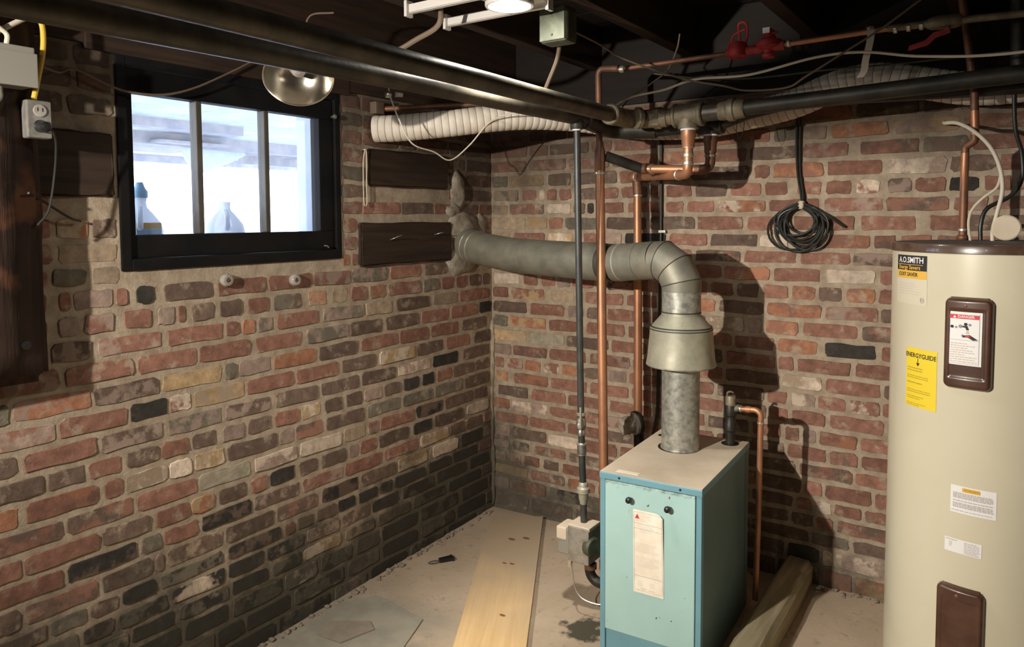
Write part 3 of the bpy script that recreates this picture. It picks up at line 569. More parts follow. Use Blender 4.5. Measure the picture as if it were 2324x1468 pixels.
# rough plaster where the flue enters
def lumps(name, spec, m, parent, seed=1):
    rnd = random.Random(seed); mb = MB()
    for (c, r) in spec:
        bm = bmesh.new(); bmesh.ops.create_icosphere(bm, subdivisions=3, radius=1)
        ph = [rnd.random()*6 for _ in range(6)]
        for v in bm.verts:
            n = v.co.copy(); k = 1+0.10*math.sin(4*n.y+ph[0]+2*n.z)+0.06*math.sin(7*n.z+ph[1]+4*n.y)+0.07*math.sin(17*n.y+ph[2])*math.sin(15*n.z+ph[3])
            v.co = Vector((c[0]+n.x*r[0]*k, c[1]+n.y*r[1]*k, c[2]+n.z*r[2]*k))
        bm.verts.index_update(); mb.add([v.co[:] for v in bm.verts], [[v.index for v in f.verts] for f in bm.faces], True); bm.free()
    return mb.build(name, m, parent, sharp=False)
lumps('plaster_patch', [((-0.005,-0.225,1.39),(0.035,0.125,0.075)), ((-0.008,-0.24,1.24),(0.028,0.10,0.075)), ((-0.005,-0.265,1.56),(0.026,0.055,0.085)), ((-0.005,-0.30,1.47),(0.02,0.05,0.03)), ((-0.004,-0.10,1.38),(0.02,0.05,0.07))], M['plaster'], wall_left, 4)
lumps('mortar_fillet', [((0.0,-0.002,z),(0.012+0.005*math.sin(z*9),0.012,0.09)) for z in (0.1,0.25,0.4,0.55,0.7,0.85)], M['mortar'], wall_back, 6)

# ------------------------------------------------------------------ window
win = thing('window_1', 'small three-pane cellar window in a black frame', None, (-0.03,-1.4,1.29), kind='structure')
MB().box(-0.10, 0.004, -1.815, -1.785, 1.285, 1.915, 0.003).box(-0.10, 0.004, -1.0, -0.975, 1.285, 1.915, 0.003).box(-0.10, 0.006, -1.785, -1.0, 1.285, 1.318, 0.003).box(-0.10, 0.004, -1.785, -1.0, 1.875, 1.915, 0.003).build('window_frame', M['frame'], win)
box('sash_rail', (-0.055, -0.008, -1.783, -1.002, 1.320, 1.389, ), M['frame'], win, 0.004)
box('sash_rail', (-0.055, -0.008, -1.783, -1.002, 1.803, 1.873), M['frame'], win, 0.004)
box('sash_stile', (-0.055, -0.008, -1.783, -1.764, 1.389, 1.803), M['frame'], win, 0.003)
box('sash_stile', (-0.055, -0.008, -1.068, -1.002, 1.389, 1.803), M['frame'], win, 0.003)
for y in (-1.548, -1.295): box('muntin', (-0.05, -0.012, y-0.0095, y+0.0095, 1.389, 1.803), M['muntin'], win, 0.003)
for a, b in ((-1.764, -1.5575), (-1.5385, -1.3045), (-1.2855, -1.068)): box('pane', (-0.036, -0.033, a, b, 1.389, 1.803), M['glass'], win)
MB().lathe([(0.004,0),(0.004,0.012),(0.009,0.014),(0.009,0.022),(0.004,0.026)], (-0.002,-1.012,1.812), (1,0,0), 14).build('latch_knob', M['steel'], win)
MB().tube([(0.0,-1.06,1.335),(0.012,-1.056,1.334),(0.014,-1.05,1.328)], 0.003, 8).build('latch_screw', M['steel'], win)
box('outer_stop', (-0.135, -0.102, -1.006, -0.986, 1.29, 1.90), M['porch_white'], win)
box('reveal_lining', (-0.212, -0.103, -1.0005, -0.9855, 1.29, 1.90), M['porch_white'], win)
box('outer_sill', (-0.32, -0.10, -1.84, -0.96, 1.262, 1.288), M['porch_white'], win)
# dark lintel board over the window
lint = box('lintel_board', (-0.004, 0.014, -1.90, -0.93, 1.90, 1.985), M['timber'], wall_left, 0.004)

# ------------------------------------------------------------------ outside the window
pc = thing('porch_roof', 'pale boarded porch ceiling seen through the window', 'porch', (-3, 1.5, 2.3))
for k in range(16): box('ceiling_board', (-7.6, -0.25, -3.2+k*0.55, -3.2+k*0.55+0.54, 2.30, 2.33), M['porch_white'], pc)
box('porch_joist', (-4.05, -3.9, -3.0, 1.45, 2.22, 2.30), M['porch_wood'], pc)
for x, z0 in ((-5.0, 2.18), (-5.5, 2.20)): box('porch_joist', (x, x+0.12, -3.0, 5.2, z0, 2.30), M['porch_wood'], pc)
box('porch_beam', (-7.6, -7.3, -3.0, 5.3, 2.20, 2.30), M['porch_wood'], pc)
box('stored_board', (-5.9, -4.7, 1.1, 1.9, 2.19, 2.215), M['porch_wood'], pc)
box('porch_fascia', (-5.6, -5.5, 2.6, 5.3, 2.10, 2.30), M['porch_wood'], pc)
pp = [(1.62,2.29),(2.19,2.295),(2.34,2.165),(2.19,2.09),(1.85,1.945),(1.70,1.94),(1.58,2.12)]
MB().add([(-5.12,y,z) for y, z in pp]+[(-5.08,y,z) for y, z in pp], [tuple(range(7))[::-1], tuple(range(7,14))]+[(i,(i+1)%7,7+(i+1)%7,7+i) for i in range(7)]).build('hanging_panel', M['porch_white'], pc)
tagit(box('snowy_ground', (-40, WT-0.02, -30, 30, 0.6, 0.85), M['snow']), 'bright pale ground outside the window', 'ground', kind='stuff')
def jug(loc, hgt, cap, label, group):
    t = thing('plastic_jug', label, 'jug', loc, group); x, y, z = loc
    MB().lathe([(0.035,0),(0.062,0.004),(0.066,0.02),(0.066,hgt*0.52),(0.060,hgt*0.62),(0.035,hgt*0.78),(0.020,hgt*0.86),(0.018,hgt*0.93),(0.020,hgt)], (x,y,z), (0,0,1), 24).build('jug_body', M['jug'], t)
    MB().tube(spline([(x+0.05,y-0.03,z+hgt*0.55),(x+0.085,y-0.05,z+hgt*0.6),(x+0.07,y-0.04,z+hgt*0.75),(x+0.02,y-0.012,z+hgt*0.84)]), 0.009, 8).build('handle', M['jug'], t)
    if cap: MB().lathe([(0.022,0),(0.024,0.003),(0.024,0.02),(0.016,0.032),(0.010,0.05)], (x,y,z+hgt), (0,0,1), 16).build('cap', M['blue'], t)
    return t
j1 = jug((-0.20,-1.642,1.288), 0.215, True, 'milky plastic jug with blue cap outside the left pane', 'jugs on the outer sill')
vs = []; fs = []
def jug_wrap(name, za, zb_, m):
    vs = []
    for i in range(9):
        a = math.radians(-40+i*9); vs += [(-0.20+0.0675*math.cos(a), -1.642+0.0675*math.sin(a), za), (-0.20+0.0675*math.cos(a), -1.642+0.0675*math.sin(a), zb_)]
    return MB().add(vs, [(2*i, 2*i+2, 2*i+3, 2*i+1) for i in range(8)], True).build(name, m, j1)
jug_wrap('jug_label', 1.34, 1.405, M['blue']); jug_wrap('label_band', 1.4052, 1.424, M['gold_lab'])
jug((-0.20,-1.335,1.288), 0.207, False, 'uncapped milky plastic jug outside the middle pane', 'jugs on the outer sill')

# ================================================================== PIPES
def ring(p, d, r, L, m, name, parent, seg=20, bev=0.002):
    d = Vector(d).normalized(); p = Vector(p)
    return MB().lathe([(r-bev,-L/2),(r,-L/2+bev),(r,L/2-bev),(r-bev,L/2)], p, d, seg).build(name, m, parent)
# --- front black iron main (runs along the left wall, turns right along the back wall)
t = thing('iron_heating_main', 'upper of two thick black iron pipes, shiny under the lamp, turning right into dusty fittings', 'pipe', (0.95,-1.8,1.79))
MB().tube([(0.95,-5.25,1.795),(0.95,-3.0,1.792),(0.95,-1.5,1.792),(0.95,-0.62,1.788)], 0.0262, 24).build('pipe', M['iron'], t)
ring((0.95,-0.60,1.788), (0,1,0), 0.036, 0.045, M['iron_fit'], 'coupling', t, 24, 0.004)
MB().tube(fillet([(0.95,-0.62,1.788),(0.95,-0.44,1.787),(1.08,-0.425,1.787)], 0.07, 9), 0.033, 22).build('elbow', M['iron_fit'], t)
ring((0.99,-0.475,1.787), (0.6,0.8,0), 0.038, 0.022, M['iron_fit'], 'elbow_band', t, 24, 0.004)
ring((1.045,-0.425,1.788), (1,0,0), 0.039, 0.032, M['iron_fit'], 'union_nut', t, 8, 0.004)
MB().tube([(1.05,-0.425,1.788),(1.13,-0.424,1.79)], 0.0295, 20).build('nipple', M['iron_fit'], t)
tee = MB().tube([(1.112,-0.424,1.79),(1.205,-0.423,1.791)], 0.0385, 22)
tee.tube([(1.158,-0.424,1.79),(1.158,-0.424,1.742)], [0.034,0.036], 20)
tee.build('tee', M['iron_fit'], t)
for x in (1.112, 1.205): ring((x,-0.4235,1.79), (1,0,0), 0.0425, 0.016, M['iron_fit'], 'tee_band', t, 24, 0.004)
MB().tube([(1.20,-0.423,1.791),(1.28,-0.422,1.794)], 0.030, 20).build('nipple', M['iron'], t)
MB().lathe([(0.028,0),(0.031,0.004),(0.033,0.03),(0.038,0.036),(0.038,0.055),(0.033,0.058),(0.031,0.085),(0.028,0.09)], (1.265,-0.4225,1.793), (1,0,0.03), 22).build('coupling', M['iron_fit'], t)
MB().tube([(1.34,-0.422,1.797),(1.75,-0.42,1.812),(2.2,-0.418,1.828),(3.4,-0.41,1.87)], 0.0255, 22).build('pipe', M['iron_dark'], t)
# --- rear black iron pipe
t = thing('iron_return_main', 'lower of two thick black iron pipes, partly hidden behind the upper one', 'pipe', (0.815,-1.8,1.785))
MB().tube([(0.815,-5.25,1.745),(0.815,-3.0,1.765),(0.815,-1.5,1.785),(0.815,-0.52,1.789)], 0.0265, 22).build('pipe', M['iron'], t)
ring((0.815,-0.53,1.789), (0,1,0), 0.036, 0.05, M['iron_dark'], 'coupling', t, 22, 0.004)
MB().tube(fillet([(0.815,-0.55,1.789),(0.815,-0.33,1.77),(0.98,-0.29,1.765)], 0.07, 9), 0.034, 20).build('elbow', M['iron_dark'], t)
MB().tube([(0.95,-0.292,1.766),(1.16,-0.288,1.768)], 0.028, 20).build('pipe', M['iron_dark'], t)
tee = MB().tube([(1.145,-0.288,1.768),(1.235,-0.287,1.77)], 0.037, 20); tee.tube([(1.19,-0.288,1.769),(1.19,-0.288,1.732)], 0.035, 20)
tee.build('tee', M['iron_dark'], t)
MB().tube([(1.23,-0.287,1.772),(1.32,-0.287,1.80),(1.45,-0.286,1.822),(1.7,-0.285,1.824),(2.0,-0.283,1.815),(2.4,-0.28,1.808),(3.4,-0.28,1.80)], 0.0255, 20).build('pipe', M['iron_dark'], t)
MB().tube([(1.29,-0.30,1.768),(1.292,-0.315,1.735),(1.304,-0.315,1.705),(1.318,-0.315,1.735),(1.315,-0.30,1.768)], 0.0014, 6).build('hanger_wire', M['iron_dark'], t)
# --- copper riser from the front tee to the back wall and down
t = thing('copper_supply_riser', 'bright copper pipe dropping from the dusty iron tee, then down the back wall', 'pipe', (0.80,-0.08,0.4))
ring((1.158,-0.424,1.741), (0,0,1), 0.0275, 0.010, M['white_label'], 'thread_tape', t, 20, 0.001)
MB().lathe([(0.0262,0),(0.0262,-0.022),(0.0235,-0.027),(0.0218,-0.058),(0.0205,-0.061)], (1.158,-0.424,1.736), (0,0,1), 20).build('adapter', M['copper'], t)
ring((1.158,-0.424,1.678), (0,0,1), 0.0214, 0.008, M['solder'], 'solder_band', t)
RC = 0.0172
MB().tube(fillet([(1.158,-0.424,1.69),(1.158,-0.424,1.583),(0.785,-0.062,1.603)], 0.030, 8), RC, 18).build('pipe', M['copper'], t)
for z in (1.65, 1.622): ring((1.158,-0.424,z), (0,0,1), RC+0.0022, 0.014, M['solder'], 'solder_band', t)
dv = (Vector((0.785,-0.062,1.603))-Vector((1.158,-0.424,1.583))).normalized()
ring(Vector((1.158,-0.424,1.583))+dv*0.075, dv, RC+0.0026, 0.006, M['solder'], 'solder_band', t)
MB().tube([Vector((0.785,-0.062,1.603))-dv*0.01, Vector((0.785,-0.062,1.603))+dv*0.040], RC+0.003, 18).build('tee_end', M['copper'], t)
ring(Vector((0.785,-0.062,1.603))-dv*0.03, dv, RC+0.0036, 0.016, M['solder'], 'solder_band', t)
MB().tube([(0.800,-0.070,1.60),(0.803,-0.071,1.565),(0.806,-0.072,1.53)], RC+0.003, 18).build('tee_branch', M['copper_old'], t)
ring((0.805,-0.072,1.525), (0,0,1), RC+0.0034, 0.010, M['solder'], 'solder_band', t)
MB().tube([(0.805,-0.072,1.54),(0.815,-0.085,1.0),(0.825,-0.10,0.15),(0.826,-0.10,0.03)], RC, 18).build('pipe', M['copper'], t)
# --- second riser (tarnished) feeding the near copper pipe
t = thing('copper_return_riser', 'tarnished brown copper pipe dropping behind the bright riser', 'pipe', (1.19,-0.29,1.6))
ring((1.19,-0.288,1.730), (0,0,1), 0.0265, 0.008, M['white_label'], 'thread_tape', t, 20, 0.001)
MB().lathe([(0.025,0),(0.025,-0.022),(0.0225,-0.028),(0.021,-0.06)], (1.19,-0.288,1.726), (0,0,1), 20).build('adapter', M['copper_old'], t)
MB().tube(fillet([(1.19,-0.288,1.69),(1.19,-0.288,1.607),(1.135,-0.30,1.607)], 0.028, 8), RC+0.001, 18).build('elbow', M['copper_old'], t)
ring((1.19,-0.288,1.655), (0,0,1), RC+0.003, 0.010, M['iron_fit'], 'band', t)
MB().tube([(1.14,-0.299,1.607),(0.965,-0.338,1.615)], RC-0.001, 18).build('pipe', M['copper'], t)
ring((1.12,-0.303,1.608), (1,-0.2,0), RC+0.003, 0.012, M['solder'], 'solder_band', t)
ring((0.985,-0.334,1.614), (1,-0.2,0), RC+0.003, 0.008, M['solder'], 'solder_band', t)
ring((0.952,-0.342,1.616), (1,-0.2,0), RC+0.003, 0.04, M['copper_old'], 'coupling', t)
MB().tube([(0.945,-0.344,1.616),(0.845,-0.44,1.662)], RC+0.002, 18).build('dark_pipe', M['iron_dark'], t)
# --- near copper pipe: thin above, thick below the reducer, behind the boiler
t = thing('copper_drop_pipe', 'tall bright copper pipe standing left of the boiler, thinner above its reducer', 'pipe', (0.88,-0.52,0.1))
MB().tube(fillet([(0.90,-0.45,1.976),(0.816,-0.448,1.985),(0.826,-0.455,1.66)], 0.02, 6), 0.0118, 16).build('thin_pipe', M['copper_old'], t)
MB().lathe([(0.0125,0.06),(0.013,0.045),(0.0195,0.025),(0.0205,0.0),(0.0205,-0.045),(0.0195,-0.05)], (0.8275,-0.456,1.655), (0.03,-0.03,1), 18).build('reducer', M['copper_old'], t)
ring((0.829,-0.458,1.598), (0,0,1), RC+0.0035, 0.010, M['solder'], 'solder_band', t)
MB().tube([(0.828,-0.457,1.61),(0.845,-0.475,1.2),(0.872,-0.508,0.56),(0.884,-0.52,0.14)], RC, 18).build('pipe', M['copper'], t)
MB().tube(fillet([(0.884,-0.52,0.16),(0.886,-0.522,0.10),(1.03,-0.525,0.10)], 0.04, 6), RC+0.002, 16).build('foot_elbow', M['copper_old'], t)
# --- copper feed along the ceiling with the red valves
t = thing('copper_feed_pipe', 'thin copper water feed running under the joists to the red valves', 'pipe', (1.1,-0.45,1.975))
MB().tube([(0.90,-0.45,1.972),(1.30,-0.45,1.978)], 0.0085, 14).build('pipe', M['copper_old'], t)
ring((0.915,-0.45,1.972), (1,0,0), 0.0125, 0.018, M['solder'], 'fitting', t)
MB().tube([(1.485,-0.45,1.984),(1.785,-0.45,1.990)], 0.0085, 14).build('pipe', M['copper'], t)
for x in (1.50, 1.805, 1.84, 1.873): ring((x,-0.45,1.986), (1,0,0.01), 0.0125, 0.012, M['solder'], 'fitting', t)
MB().tube([(1.785,-0.45,1.99),(1.90,-0.45,1.989)], 0.0105, 14).build('fitting_pipe', M['iron_fit'], t)
MB().lathe([(0.012,0),(0.018,0.012),(0.020,0.03),(0.020,0.075),(0.017,0.085),(0.012,0.09)], (1.885,-0.45,1.988), (1,0,0), 18).build('ball_valve', M['iron_fit'], t)
hv = MB(); pr = [(1.945,1.965),(1.905,1.957),(1.885,1.938),(1.845,1.928),(1.842,1.915),(1.893,1.925),(1.912,1.943),(1.948,1.953)]
hv.add([(x,-0.472,z) for x, z in pr]+[(x,-0.462,z) for x, z in pr], [tuple(range(8))[::-1], tuple(range(8,16))]+[(i,(i+1)%8,8+(i+1)%8,8+i) for i in range(8)])
hv.build('lever_handle', M['red'], t)
MB().tube([(1.945,-0.45,1.985),(1.94,-0.466,1.96)], 0.006, 10).build('valve_stem', M['iron_fit'], t)
MB().tube([(1.97,-0.45,1.987),(2.3,-0.45,1.978),(3.3,-0.45,1.96)], 0.0105, 14).build('pipe', M['iron_fit'], t)
# red relief valve with test lever
t = thing('red_relief_valve', 'red relief valve with a looped bracket at the left end of the feed pipe', 'valve', (1.335,-0.45,1.96))
MB().lathe([(0.024,-0.028),(0.032,-0.022),(0.034,-0.004),(0.032,0.012),(0.026,0.022),(0.012,0.026)], (1.335,-0.45,1.987), (0,0,1), 24).build('valve_body', M['red'], t)
MB().tube([(1.30,-0.45,1.979),(1.39,-0.45,1.980)], 0.0145, 14).build('pipe_boss', M['red'], t)
MB().tube(spline([(1.315,-0.45,2.005),(1.318,-0.45,2.03),(1.335,-0.45,2.042),(1.36,-0.45,2.05)],5), 0.004, 8).build('spring_arm', M['red'], t)
MB().tube(spline([(1.362,-0.45,2.0),(1.368,-0.45,2.04),(1.362,-0.45,2.068),(1.348,-0.45,2.074),(1.338,-0.45,2.062),(1.345,-0.45,2.0)],5), 0.0045, 8).build('test_loop', M['red'], t)
# red pressure-reducing valve
t = thing('red_reducing_valve', 'round red pressure-reducing valve beside the copper feed pipe', 'valve', (1.435,-0.45,1.95))
MB().lathe([(0.012,-0.036),(0.02,-0.036),(0.022,-0.026),(0.014,-0.022),(0.018,-0.012),(0.040,0.0),(0.042,0.010),(0.040,0.018),(0.024,0.024),(0.018,0.036),(0.018,0.05),(0.010,0.056)], (1.437,-0.45,1.984), (0,0,1), 26).build('valve_body', M['red'], t)
MB().tube([(1.39,-0.45,1.979),(1.487,-0.45,1.983)], 0.016, 14).build('pipe_boss', M['red'], t)
MB().tube([(1.43,-0.458,2.022),(1.468,-0.46,2.024)], 0.0035, 8).build('lever', M['red'], t)
box('maker_tag', (1.424, 1.446, -0.476, -0.472, 2.022, 2.040), M['white_label'], t)
# --- gas line with cocks and union
t = thing('gas_pipe', 'thin dark grey gas pipe standing left of the copper pipe, with brass fittings low down', 'pipe', (0.838,-0.6,0.3))
MB().lathe([(0.022,0),(0.024,0.004),(0.024,0.03),(0.02,0.034)], (0.822,-0.62,1.745), (0,0,1), 18).build('bushing', M['iron_dark'], t)
ring((0.822,-0.62,1.743), (0,0,1), 0.0165, 0.006, M['white_label'], 'thread_tape', t, 18, 0.001)
RG = 0.0122
MB().tube([(0.822,-0.62,1.745),(0.830,-0.605,0.73)], RG, 18).build('pipe', M['gas'], t)
ring((0.830,-0.604,0.722), (0,0,1), 0.0165, 0.012, M['solder'], 'collar', t)
MB().lathe([(0.0135,-0.052),(0.0165,-0.048),(0.0165,-0.036),(0.014,-0.03),(0.0185,-0.018),(0.0185,0.004),(0.014,0.014),(0.0165,0.018)], (0.8305,-0.604,0.695), (0,0,1), 20).build('ball_cock', M['steel'], t)
MB().lathe([(0.011,0),(0.011,0.012),(0.005,0.016),(0.005,0.022)], (0.836,-0.62,0.685), (0.35,-0.93,0), 16).build('cock_plug', M['solder'], t)
box('cock_handle', (0.843, 0.850, -0.640, -0.632, 0.680, 0.755), M['solder'], t, 0.001)
MB().tube([(0.831,-0.603,0.66),(0.832,-0.602,0.60)], RG, 16).build('nipple', M['gas'], t)
for z in (0.612, 0.575): ring((0.832,-0.602,z), (0,0,1), 0.0185 if z > 0.6 else 0.0165, 0.010, M['solder'], 'collar', t)
MB().tube([(0.832,-0.602,0.612),(0.8325,-0.602,0.575)], 0.0168, 18).build('coupling', M['steel'], t)
MB().tube([(0.832,-0.602,0.58),(0.837,-0.60,0.455)], RG, 16).build('nipple', M['gas'], t)
MB().lathe([(0.013,-0.055),(0.0145,-0.045),(0.018,-0.03),(0.018,-0.018),(0.024,-0.012),(0.024,0.004),(0.017,0.010),(0.0165,0.022),(0.014,0.026)], (0.838,-0.60,0.445), (0,0,1), 20).build('union', M['hood'], t)
MB().tube([(0.838,-0.60,0.40),(0.840,-0.60,0.312)], RG, 16).build('nipple', M['gas'], t)
# --- gas control valve box at the foot
t = thing('gas_control_valve', 'small beige and grey gas control box at the foot of the gas pipe', 'gas valve', (0.83,-0.6,0.16))
MB().box(0.800, 0.885, -0.648, -0.555, 0.185, 0.318, 0.004).build('valve_body', M['boxsteel'], t)
MB().box(0.798, 0.887, -0.645, -0.560, 0.308, 0.322, 0.003).build('top_plate', M['dust'], t)
MB().box(0.752, 0.804, -0.640, -0.565, 0.20, 0.300, 0.006).build('side_cover', M['boxgrey'], t)
MB().box(0.748, 0.790, -0.643, -0.560, 0.255, 0.302, 0.005).build('beige_cap', M['dust'], t)
MB().lathe([(0.034,0),(0.036,0.004),(0.036,0.02),(0.030,0.028)], (0.872,-0.62,0.25), (1,-0.35,0), 22).build('regulator', M['boxgreen'], t)
MB().tube(fillet([(0.862,-0.60,0.19),(0.866,-0.60,0.115),(1.03,-0.61,0.105)], 0.045, 8), 0.0185, 16).build('outlet_elbow', M['iron_dark'], t)
ring((0.868,-0.60,0.165), (0,0,1), 0.0225, 0.022, M['copper_old'], 'outlet_band', t)
MB().tube(spline([(0.815,-0.64,0.186),(0.82,-0.65,0.15),(0.845,-0.66,0.085),(0.90,-0.655,0.06),(1.03,-0.63,0.065)]), 0.0022, 6).build('pilot_tube', M['solder'], t)
box('terminal', (0.803, 0.815, -0.652, -0.640, 0.165, 0.188), M['solder'], t)
# --- circulator pump body behind the boiler corner
t = thing('circulator_pump', 'dusty pale pump body low against the back wall behind the boiler', 'pump', (0.86,-0.16,0.55))
MB().lathe([(0.02,0),(0.034,0.006),(0.038,0.03),(0.034,0.05),(0.046,0.054),(0.046,0.066),(0.03,0.072)], (0.815,-0.24,0.585), (0.5,0.86,0.12), 24).build('motor_housing', M['plaster'], t)
MB().lathe([(0.047,0),(0.049,0.003),(0.049,0.014),(0.047,0.017)], (0.849,-0.182,0.593), (0.5,0.86,0.12), 24).build('clamp_ring', M['iron_dark'], t)
MB().tube([(0.858,-0.168,0.62),(0.862,-0.165,0.40),(0.864,-0.163,0.02)], 0.022, 14).build('pump_flange_pipe', M['iron_dark'], t)

# ================================================================== FLUE
AX, AY = 1.156, -0.471
t = thing('boiler_flue', 'galvanised sheet-metal flue rising from the boiler and bending left into the wall', 'flue', (AX, AY, 0.62))
MB().lathe([(0.0655,0.0),(0.0655,0.40)], (AX,AY,0.604), (0,0,1), 36).build('lower_pipe', M['galv_bright'], t)
ring((AX,AY,0.622), (0,0,1), 0.0685, 0.008, M['galv_bright'], 'base_bead', t, 36, 0.002)
h = MB().lathe([(0.1195,0.0),(0.1205,0.003),(0.1205,0.006),(0.1165,0.03),(0.108,0.125),(0.1085,0.130),(0.1065,0.133),(0.0685,0.178),(0.0685,0.185)], (AX,AY,0.915), (0,0,1), 40, capped=False)
h.lathe([(0.066,0.06),(0.1185,0.002)], (AX,AY,0.915), (0,0,1), 40, capped=False)
h.build('draft_hood', M['hood'], t)
for z, r in ((0.918,0.1212),(1.044,0.1095),(1.052,0.107)): ring((AX,AY,z), (0,0,1), r, 0.004, M['galv_seam'] if z > 1 else M['galv_bright'], 'hood_bead', t, 40, 0.001)
MB().lathe([(0.0672,0),(0.0672,0.085)], (AX,AY,1.098), (0,0,1), 36).build('upper_collar', M['galv_bright'], t)
ring((AX,AY,1.103), (0,0,1), 0.0690, 0.004, M['galv_seam'], 'collar_bead', t, 36, 0.001)
# gored elbow: four straight segments
HD = (Vector((0.62,-0.352,1.264))-Vector((1.03,-0.44,1.262))).normalized()
p0 = Vector((AX,AY,1.175)); bend = 0.105
c = p0 + Vector((HD.x,HD.y,0)).normalized()*bend
hdir = Vector((HD.x,HD.y,0)).normalized()
def epos(a): return c - hdir*bend*math.cos(a) + Vector((0,0,1))*bend*math.sin(a)
angs = [0, PI/8, 3*PI/8, PI/2]
pts = [epos(0), ] 
# corner points of a mitred elbow lie on tangents
def tang(a): return hdir*math.sin(a)+Vector((0,0,1))*math.cos(a)
mid = [epos(a) for a in (PI/6, PI/2-PI/6)]
joint = [p0]+[c - hdir*bend/math.cos(PI/12)*math.cos(a) + Vector((0,0,1))*bend/math.cos(PI/12)*math.sin(a) for a in (PI/12, PI/4, PI/2-PI/12)]+[epos(PI/2)]
def gore(P0, P1, n0, n1, r):
    d = (P1-P0).normalized(); u = d.cross(Vector((hdir.y,-hdir.x,0))).normalized(); v = d.cross(u); vs = []; seg = 36
    for P_, n_ in ((P0,n0),(P1,n1)):
        for k in range(seg):
            a = 2*PI*k/seg; q = P0 + u*math.cos(a)*r + v*math.sin(a)*r
            tt = (P_-q).dot(n_)/d.dot(n_); vs.append(q+d*tt)
    return vs, [(k,(k+1)%seg,seg+(k+1)%seg,seg+k) for k in range(seg)]
ns = [Vector((0,0,1))]
for i in range(1,4): ns.append(((joint[i]-joint[i-1]).normalized()+(joint[i+1]-joint[i]).normalized()).normalized())
ns.append(hdir)
for i in range(4):
    vs, fs = gore(joint[i], joint[i+1], ns[i], ns[i+1], 0.0685)
    MB().add(vs, fs, True).build('elbow_gore', M['galv'], t)
    if i < 3:
        seg = vs[36:72]; MB().tube([Vector(q)+(Vector(q)-joint[i+1]).normalized()*0.0005 for q in seg], 0.0018, 6, closed=True).build('elbow_seam', M['galv_seam'], t)
e1 = epos(PI/2)
q1 = Vector((0.865,-0.403,1.262)); q2 = Vector((0.62,-0.352,1.266)); q3 = Vector((0.33,-0.29,1.275)); q4 = Vector((0.12,-0.248,1.297)); q5 = Vector((0.0,-0.225,1.315)); q6 = Vector((-0.08,-0.21,1.325))
MB().tube([e1, q1], [0.0685,0.0700], 36).build('short_pipe', M['galv'], t)
ring(e1+(q1-e1)*0.35, q1-e1, 0.0695, 0.003, M['galv_seam'], 'pipe_seam', t, 36, 0.001)
ring(e1+(q1-e1)*0.80, q1-e1, 0.0712, 0.006, M['gold_lab'] if False else M['hood'], 'tape_patch', t, 36, 0.001)
MB().tube([q1, q1+(q2-q1)*0.22], 0.0715, 36).build('black_collar', M['galv_seam'], t)
MB().tube(spline([q1+(q2-q1)*0.2, q2, q3, q4, q5, q6], 6), 0.0735, 36).build('long_pipe', M['galv'], t)
for p_, d_ in ((q4*0.45+q5*0.55, q5-q4), (q4*0.75+q5*0.25, q5-q4)): ring(p_, d_, 0.0748, 0.003, M['solder'], 'bright_bead', t, 36, 0.001)

# ================================================================== BOILER
BC = Vector((1.186,-0.556,0)); BR = Matrix.Translation((BC.x,BC.y,0)) @ Matrix.Rotation(math.radians(2.6),4,'Z')
def xf(mb): mb.v = [tuple(BR @ Vector(p)) for p in mb.v]; return mb
zb = fz(BC.x, BC.y)
bo = thing('boiler', 'small turquoise gas boiler with a dusty tan top', 'boiler', (BC.x,BC.y,zb))
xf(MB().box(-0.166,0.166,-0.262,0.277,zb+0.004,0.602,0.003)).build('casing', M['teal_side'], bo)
for a in (-1,1): xf(MB().box(min(a*0.1665,a*0.149),max(a*0.1665,a*0.149),-0.279,-0.255,zb+0.002,0.601,0.002)).build('corner_post', M['teal_body'], bo)
top = xf(MB().box(-0.1685,0.1685,-0.2815,0.2785,0.596,0.618,0.003)).build('top_panel', M['teal_body'], bo)
xf(MB().box(-0.1665,0.1665,-0.278,0.2765,0.6175,0.6195)).build('dust_coat', M['dust'], top)
def door_mat():
    t = NT('boiler_door'); t.set(0.42, 0, 0.5); c = (0.40,0.60,0.575,1)
    col = t.mix(t.ramp(t.noise(6, 4), 0.35, 0.7), c, (0.36,0.55,0.52,1))
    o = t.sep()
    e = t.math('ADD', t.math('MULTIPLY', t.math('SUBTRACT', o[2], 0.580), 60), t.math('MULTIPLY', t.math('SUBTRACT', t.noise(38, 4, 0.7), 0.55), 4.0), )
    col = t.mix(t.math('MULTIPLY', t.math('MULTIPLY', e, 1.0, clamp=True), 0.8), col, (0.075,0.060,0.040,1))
    col = t.mix(t.ramp(t.noise(46, 2, 0.5), 0.725, 0.75), col, (0.15,0.085,0.055,1))
    t.color(col); return t.m
door = xf(MB().box(-0.1475,0.1475,-0.2825,-0.264,0.104,0.595,0.003)).build('door', door_mat(), bo)
xf(MB().box(-0.1485,0.1485,-0.272,-0.258,zb+0.004,0.1035,0.002)).build('kick_panel', M['teal_body'], bo)
for lx, z in ((-0.060,0.549),(0.066,0.545)):
    xf(MB().lathe([(0.004,0),(0.005,0.008),(0.0095,0.011),(0.0105,0.017),(0.0085,0.023),(0.003,0.025)], (lx,-0.2825,z), (0,-1,0), 18)).build('knob', M['black'], door)
xf(MB().box(-0.068,-0.066,-0.2835,-0.282,0.500,0.514)).build('scratch', M['dust'], door)
